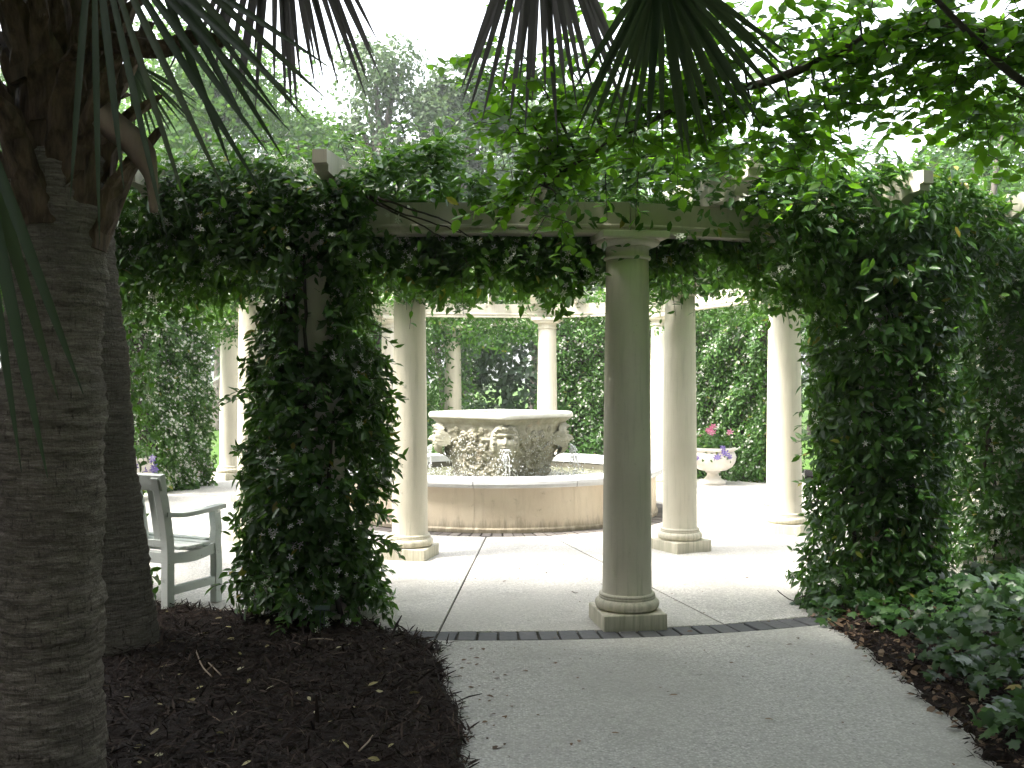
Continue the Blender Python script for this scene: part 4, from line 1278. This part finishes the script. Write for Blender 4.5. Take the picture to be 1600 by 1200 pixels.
for e in ((2.6, 3.6, 5.0), (.6, 3.2, 5.2), (3.6, 1.4, 4.9), (1.0, 1.0, 5.0), (2.4, -1.0, 5.2)):
    wpart('branch', *tube(spline([(3.6, 4.9, 3.7), .5 * (np.array([3.6, 4.9, 3.7]) + np.array(e)) + [0, 0, .5], e], 14), np.linspace(.05, .015, 14), 7), MAT['limb'], tr, True)

# ================================================================== BACKGROUND TREES
def tree(label, x, y, h, rad, nleaf, size, mat, seed, nb=16, low=.25, name='leafy_tree', group='trees beyond the pergola', tall=1.0):
    r = np.random.default_rng(seed)
    t = thing(name, label, 'tree', (x, y, 0), 0, group)
    tz = h * .55
    wpart('trunk', *tube(spline([(x, y, -.3), (x + .1, y, tz * .4), (x + r.uniform(-.3, .3), y, tz)], 14), np.linspace(.028 * h, .012 * h, 14), 12), MAT['trunk'], t, True)
    bl = []
    for k in range(nb):
        u = (k + .5) / nb
        z = h * (low + (1 - low) * (u ** .8)) - .12 * h * (u > .8)
        wr = rad * (1 - .75 * max(0, u - .45) / .55) * .68
        a = 2.4 * k + r.uniform(-.4, .4)
        bl.append((x + wr * math.cos(a) * r.uniform(.5, 1), y + wr * math.sin(a) * r.uniform(.5, 1), z, rad * r.uniform(.28, .48)))
        b = np.array(bl[-1][:3])
        if k % 2 == 0:
            wpart('limb', *tube(spline([(x, y, min(tz, z * .7)), .5 * (b + [x, y, z * .8]), b], 8), np.linspace(.010 * h, .003 * h, 8), 6), MAT['trunk'], t, True)
    bl = np.array(bl)
    bi = r.integers(0, nb, nleaf)
    u = unit(r.normal(size=(nleaf, 3)))
    q = bl[bi, :3] + u * (bl[bi, 3] * r.uniform(.15, 1, nleaf) ** .45)[:, None] * np.array([1, 1, .8 * tall])
    q = q + u * (.25 * bl[bi, 3] * clump(q, 1.1, seed))[:, None]
    keep = clump(q, .9, seed + 3) + .5 * clump(q, 2.6, seed + 4) > -.42
    q, u = q[keep], u[keep]
    Nn = u + rng.normal(0, .6, q.shape) + UPV * .5
    foliage(t, q, Nn, rdir(len(q), .4), size * rng.uniform(.6, 1.3, len(q)), DIAM, MAT[mat], 'crown')
    return t
tree('bright green rounded tree behind the pergola at upper left', -9.0, 31, 12.6, 4.6, 30000, .22, 'tree_a', 301)
tree('lower bright tree between the palms and the pale tall tree', -6.4, 36, 11.8, 3.2, 18000, .23, 'tree_a', 302)
tree('tall pale grey-green tree left of centre behind the pergola', -4.4, 34, 14.4, 2.6, 10000, .20, 'tree_b', 303, 22, .2)
tree('wide pale grey-green tree behind the middle of the pergola', -1.7, 35, 13.6, 3.2, 30000, .22, 'tree_b', 304, 20, .2)
tree('pale tree peeping behind the overhanging branch', 3.0, 38, 13.4, 3.8, 20000, .24, 'tree_b', 305, 18, .2)
tree('bright tree behind the vine-topped column on the right', 12.4, 28, 8.6, 3.0, 16000, .2, 'tree_a', 306, 16, .2)
tree('thin young tree standing in the bright gap at right', 11.4, 24, 9.0, 1.4, 3500, .16, 'tree_a', 307, 12, .35)
tree('green tree filling the right edge behind the pergola', 16.4, 29, 12.0, 4.2, 20000, .24, 'tree_a', 308)
tree('bushy bright tree filling the gap left of the pale tall tree', -12.2, 36, 13.0, 3.8, 20000, .24, 'tree_a', 310)
tree('pale grey-green tree deep behind the middle trees', 1.0, 42, 14.0, 4.0, 20000, .26, 'tree_b', 311, 20, .15)
tree('green tree far left behind the palm trunks', -16.5, 34, 12.5, 4.6, 14000, .28, 'tree_a', 309)
# dark evergreens that close the view under the pergola roof
EV = [(-10.5, 44, 6.5, 3.0, 'dark evergreen shrub beyond the lawn, left of the vine column'), (-6.0, 27, 5.6, 2.4, 'dark evergreen behind the back pergola, left of the fountain'), (-1.8, 25, 5.2, 2.0, 'dark evergreen behind the shaded back column'),
      (.6, 27, 5.6, 2.2, 'dark evergreen in the gap straight above the fountain bowl'), (3.6, 27, 5.6, 2.4, 'dark evergreen behind the hedge wall right of the fountain'), (8.6, 29, 5.2, 2.3, 'dark evergreen glimpsed beyond the lawn gap on the right'), (12.6, 24, 5.4, 2.5, 'dark evergreen behind the far right hedge wall'), (-14.5, 42, 6.0, 3.0, 'dark evergreen at the back of the left lawn')]
for k, (x, y, h, rd, lb) in enumerate(EV):
    tree(lb, x, y, h, rd, 9000, .20, 'tree_c', 330 + k, 16, .04, 'evergreen_tree', 'dark evergreens closing the view')
V, F = grid(-22, -6, 37, 46, 40, 24, lambda q: ground_z(q) + .06 + .05 * clump(q, .6, 9))
struct('shrub_border', V, F, MAT['mulch'], True)
# unseen trees added round the viewpoint to keep the foreground in shade
BACK = [(-12.5, 6.5, 'beyond the left edge level with the bench'), (-11.5, 0.5, 'far to the left of the viewpoint'), (-8.5, -5.5, 'behind and left of the viewpoint'), (-3.6, -8.5, 'behind the viewpoint, left of the path'),
        (1.4, -10.5, 'behind the viewpoint at the end of the path'), (6.0, -7.5, 'behind and right of the viewpoint'), (10.0, -2.5, 'far to the right of the viewpoint'), (11.5, 4.0, 'beyond the right edge level with the ivy')]
for k, (x, y, lb) in enumerate(BACK):
    tree('unseen dense dark tree added ' + lb, x, y, 9.5, 4.2, 15000, .55, 'tree_c', 350 + k, 22, .0, 'leafy_tree', 'added trees behind the viewpoint')
def canopy_tree(label, base, blobs, n, seed):  # unseen tree, added to block sun and sky over the foreground
    r = np.random.default_rng(seed)
    t = thing('unseen_shade_tree', label, 'tree', (*base, 0), 0, 'added trees shading the viewpoint')
    fork = np.array([base[0] + .3, base[1] + .2, 3.6])
    wpart('trunk', *tube(spline([(base[0], base[1], -.1), (base[0] + .05, base[1], 1.6), fork], 20), np.linspace(.34, .24, 20), 16), MAT['trunk'], t, True)
    bl = np.array(blobs, float)
    for b in bl:
        e = b[:3]
        wpart('limb', *tube(spline([fork - [0, 0, .2], .5 * (fork + e) + [0, 0, .6], e], 16), np.linspace(.13, .03, 16), 8), MAT['trunk'], t, True)
    bi = r.integers(0, len(bl), n)
    u = unit(r.normal(size=(n, 3)))
    q = bl[bi, :3] + u * (bl[bi, 3] * r.uniform(.1, 1, n) ** .45)[:, None] * np.array([1, 1, .55])
    foliage(t, q, u * .4 + rng.normal(0, .5, q.shape) + UPV, rdir(n, .3), rng.uniform(.18, .30, n), OVAL, MAT['tree_c'], 'crown')
canopy_tree('unseen spreading tree added outside the left edge so its crown shades the foreground', (-6.6, 2.4), [(-5, 3.9, 6.6, 2.1), (-3.2, 3.2, 6.8, 2.1), (-6.5, 2.4, 6.4, 2.5), (-3.4, 1.2, 6.6, 2.3), (-7.6, 3.8, 7.2, 2.0), (-4.8, 2.6, 8.2, 2.2), (-1.4, 2.0, 7.4, 2.0)], 32000, 360)
# ================================================================== GROUND COVER AND LITTER
iv = thing('ivy_patch', 'low patch of trailing ivy spreading over the bed right of the path', 'ivy', (3.2, 5.2, 0))
n = 19000
P = np.stack([rng.uniform(1.95, 6.5, n), rng.uniform(2.2, 9.2, n), np.zeros(n)], 1)
sd, z = on_bed(P, MULCH_R, .035, 31)
edge = np.where(P[:, 1] > 5.0, .08 + .36 * np.clip(1 - np.abs(P[:, 1] - 5.75) / .55, 0, 1), .17 + .14 * clump(P, 1.2, 41))
den = clump(P, 1.3, 42) + .5 * clump(P, 3.5, 43)
keep = (sd > edge + .10 * clump(P, 4, 44) - .06) & (den > -.75 + rng.uniform(-.3, .3, n)) & (np.hypot(P[:, 0] - v2.location.x, P[:, 1] - v2.location.y) > .25)
keep |= (sd > -.10) & (P[:, 1] > 6.35) & (P[:, 1] < 7.0) & (P[:, 0] < 2.5)
P, sd, z = P[keep], sd[keep], z[keep]
hgt = .10 + .13 * np.clip(sd / .8, 0, 1) + .09 * clump(P, 1.7, 45)
P[:, 2] = z + np.maximum(.015, hgt * rng.uniform(.25, 1.1, len(P)))
m = len(P)
foliage(iv, P, rng.normal(0, .45, (m, 3)) + [-.15, -.35, 1], rdir(m) + np.array([-.4, -.5, 0]), rng.uniform(.045, .09, m), IVYL, MAT['ivy'], 'foliage', 300)
mb = MB()
for k in range(60):
    q = P[int(rng.integers(m))]
    a = rng.uniform(0, 6.28)
    pts = [q * [1, 1, 0] + [0.06 * math.cos(a) * s + .02 * math.sin(3 * s + k), .06 * math.sin(a) * s, .05 + .03 * math.sin(s * 1.7 + k)] for s in range(6)]
    mb.add(*tube(spline(pts, 10), .004, 5))
wpart('runners', *mb.get(), MAT['woody'], iv, True, None, 'stuff')

# brown litter along the ivy edge
n = 1300
P = np.stack([rng.uniform(1.95, 3.2, n), rng.uniform(3.6, 6.8, n), np.zeros(n)], 1)
sd, z = on_bed(P, MULCH_R, .035, 31)
k = (sd > -.10 + .10 * rng.uniform(size=n)) & (sd < .65)
P = P[k]; P[:, 2] = z[k] + .012
V, F, t = leaves(P, rng.normal(0, .35, P.shape) + UPV, rdir(len(P)), rng.uniform(.03, .075, len(P)), OVAL)
o = struct('leaf_litter', V, F, MAT['brownlitter'], False, t, 'stuff'); o['label'] = 'brown and pale dead leaves along the ivy edge'
# crumbs of bark and grit blown onto the path and paving
n = 190
P = np.stack([rng.uniform(-.3, 2.0, n), rng.uniform(3.6, 8.8, n), np.full(n, .004)], 1)
P[:100, 0] = np.abs(rng.normal(0, .22, 100)) - .42 + .055 * (6 - P[:100, 1]); P[:100, 1] = rng.uniform(3.6, 5.9, 100)
V, F, t = leaves(P, rng.normal(0, .12, P.shape) + UPV, rdir(n), rng.gamma(2, .008, n) + .006, OVAL, rng.uniform(0, .6, n))
o = struct('path_debris', V, F, MAT['brownlitter'], False, t, 'stuff'); o['label'] = 'scattered dark crumbs of bark on the path'

# fallen leaves, one by one
me_l = variant_meshes(OVAL, MAT['litter'], 'fallen_leaf')
cnt = 0
while cnt < 64:
    q = np.array([[rng.uniform(-2.6, -.25), rng.uniform(3.9, 6.6), 0]])
    sd, z = on_bed(q, MULCH_L, .055, 21)
    if sd[0] < .04: continue
    o = obj('fallen_leaf', me_l[int(rng.integers(5))], None, (q[0, 0], q[0, 1], z[0] + .016))
    o.rotation_euler = (rng.normal(0, .3), rng.normal(0, .3), rng.uniform(0, 6.28))
    s = float(rng.uniform(.03, .062)); o.scale = (s * .8, s, s)
    tag(o, 'small pale fallen leaf lying on the dark mulch', 'leaf', 'fallen leaves on the mulch'); cnt += 1
for px, py in ((738, 1040), (690, 1062), (775, 1120), (1060, 1090), (1195, 1128), (1322, 1060), (905, 1165), (760, 1090), (955, 1150), (1240, 1010)):
    p = at(px, py, 2473 / (py - HORIZON))
    o = obj('fallen_leaf', variant_meshes(OVAL, MAT['brownlitter'], 'brown_leaf')[int(rng.integers(5))], None, (p[0], p[1], .010))
    o.rotation_euler = (rng.normal(0, .12), rng.normal(0, .12), rng.uniform(0, 6.28)); s = float(rng.uniform(.03, .05)); o.scale = (s * .7, s, s)
    tag(o, 'small dark fallen leaf lying on the concrete path', 'leaf', 'fallen leaves on the path')

# twigs on the mulch
for k, (a, b, c) in enumerate((((305, 1020), (315, 1045), (330, 1062)), ((325, 1040), (335, 1050), (345, 1060)), ((560, 1180), (575, 1165), (582, 1155)), ((470, 1005), (500, 1002), (520, 1004)))):
    pts = [at(x, y, 2473 / (y - HORIZON) * .955) for x, y in (a, b, c)]
    lb = ('pale bent twig on the mulch near the palm base', 'thin dark twig beside the pale bent twig on the mulch', 'short twig on the mulch near the front edge', 'straw-like twig on the mulch below the vine')[k]
    tag(struct('twig', *tube(spline(pts, 8) + [0, 0, .012], .004, 6), MAT['spathe'], True, None, None), lb, 'twig')

# small blank plant marker in front of the vine
mk = thing('plant_marker', 'small dark green plant marker on a stake in front of the vine', 'marker', tuple(at(503, 975, 6.02) * [1, 1, 0]))
q = np.array(mk.location)
v, f = box(-.045, .045, -.004, .004, -.018, .018, .002)
c_, s_ = math.cos(-.9), math.sin(-.9)
v = np.stack([v[:, 0], v[:, 1] * c_ - v[:, 2] * s_, v[:, 1] * s_ + v[:, 2] * c_], 1) + q + [0, 0, .20]
wpart('plate', v, f, MAT['sign'], mk)
for sx in (-.012, .012):
    wpart('stake', *tube(np.array([q + [sx, 0, 0], q + [sx, .004, .195]]), .003, 6), MAT['sign'], mk)

# ------------------------------------------------------------------ humid air
V, F = box(-305, 305, -205, 405, -1.6, 18.0)
hz = obj('haze', mk_mesh('haze', V, F, None)); hz['kind'] = 'stuff'
hm = bpy.data.materials.new('humid air'); hm.use_nodes = True
hm.node_tree.nodes.clear()
ho = hm.node_tree.nodes.new('ShaderNodeOutputMaterial'); hv = hm.node_tree.nodes.new('ShaderNodeVolumePrincipled')
hv.inputs['Color'].default_value = (.93, .97, .97, 1); hv.inputs['Density'].default_value = 0.0013; hv.inputs['Anisotropy'].default_value = 0.2
hm.node_tree.links.new(hv.outputs[0], ho.inputs['Volume'])
hz.data.materials.append(hm)
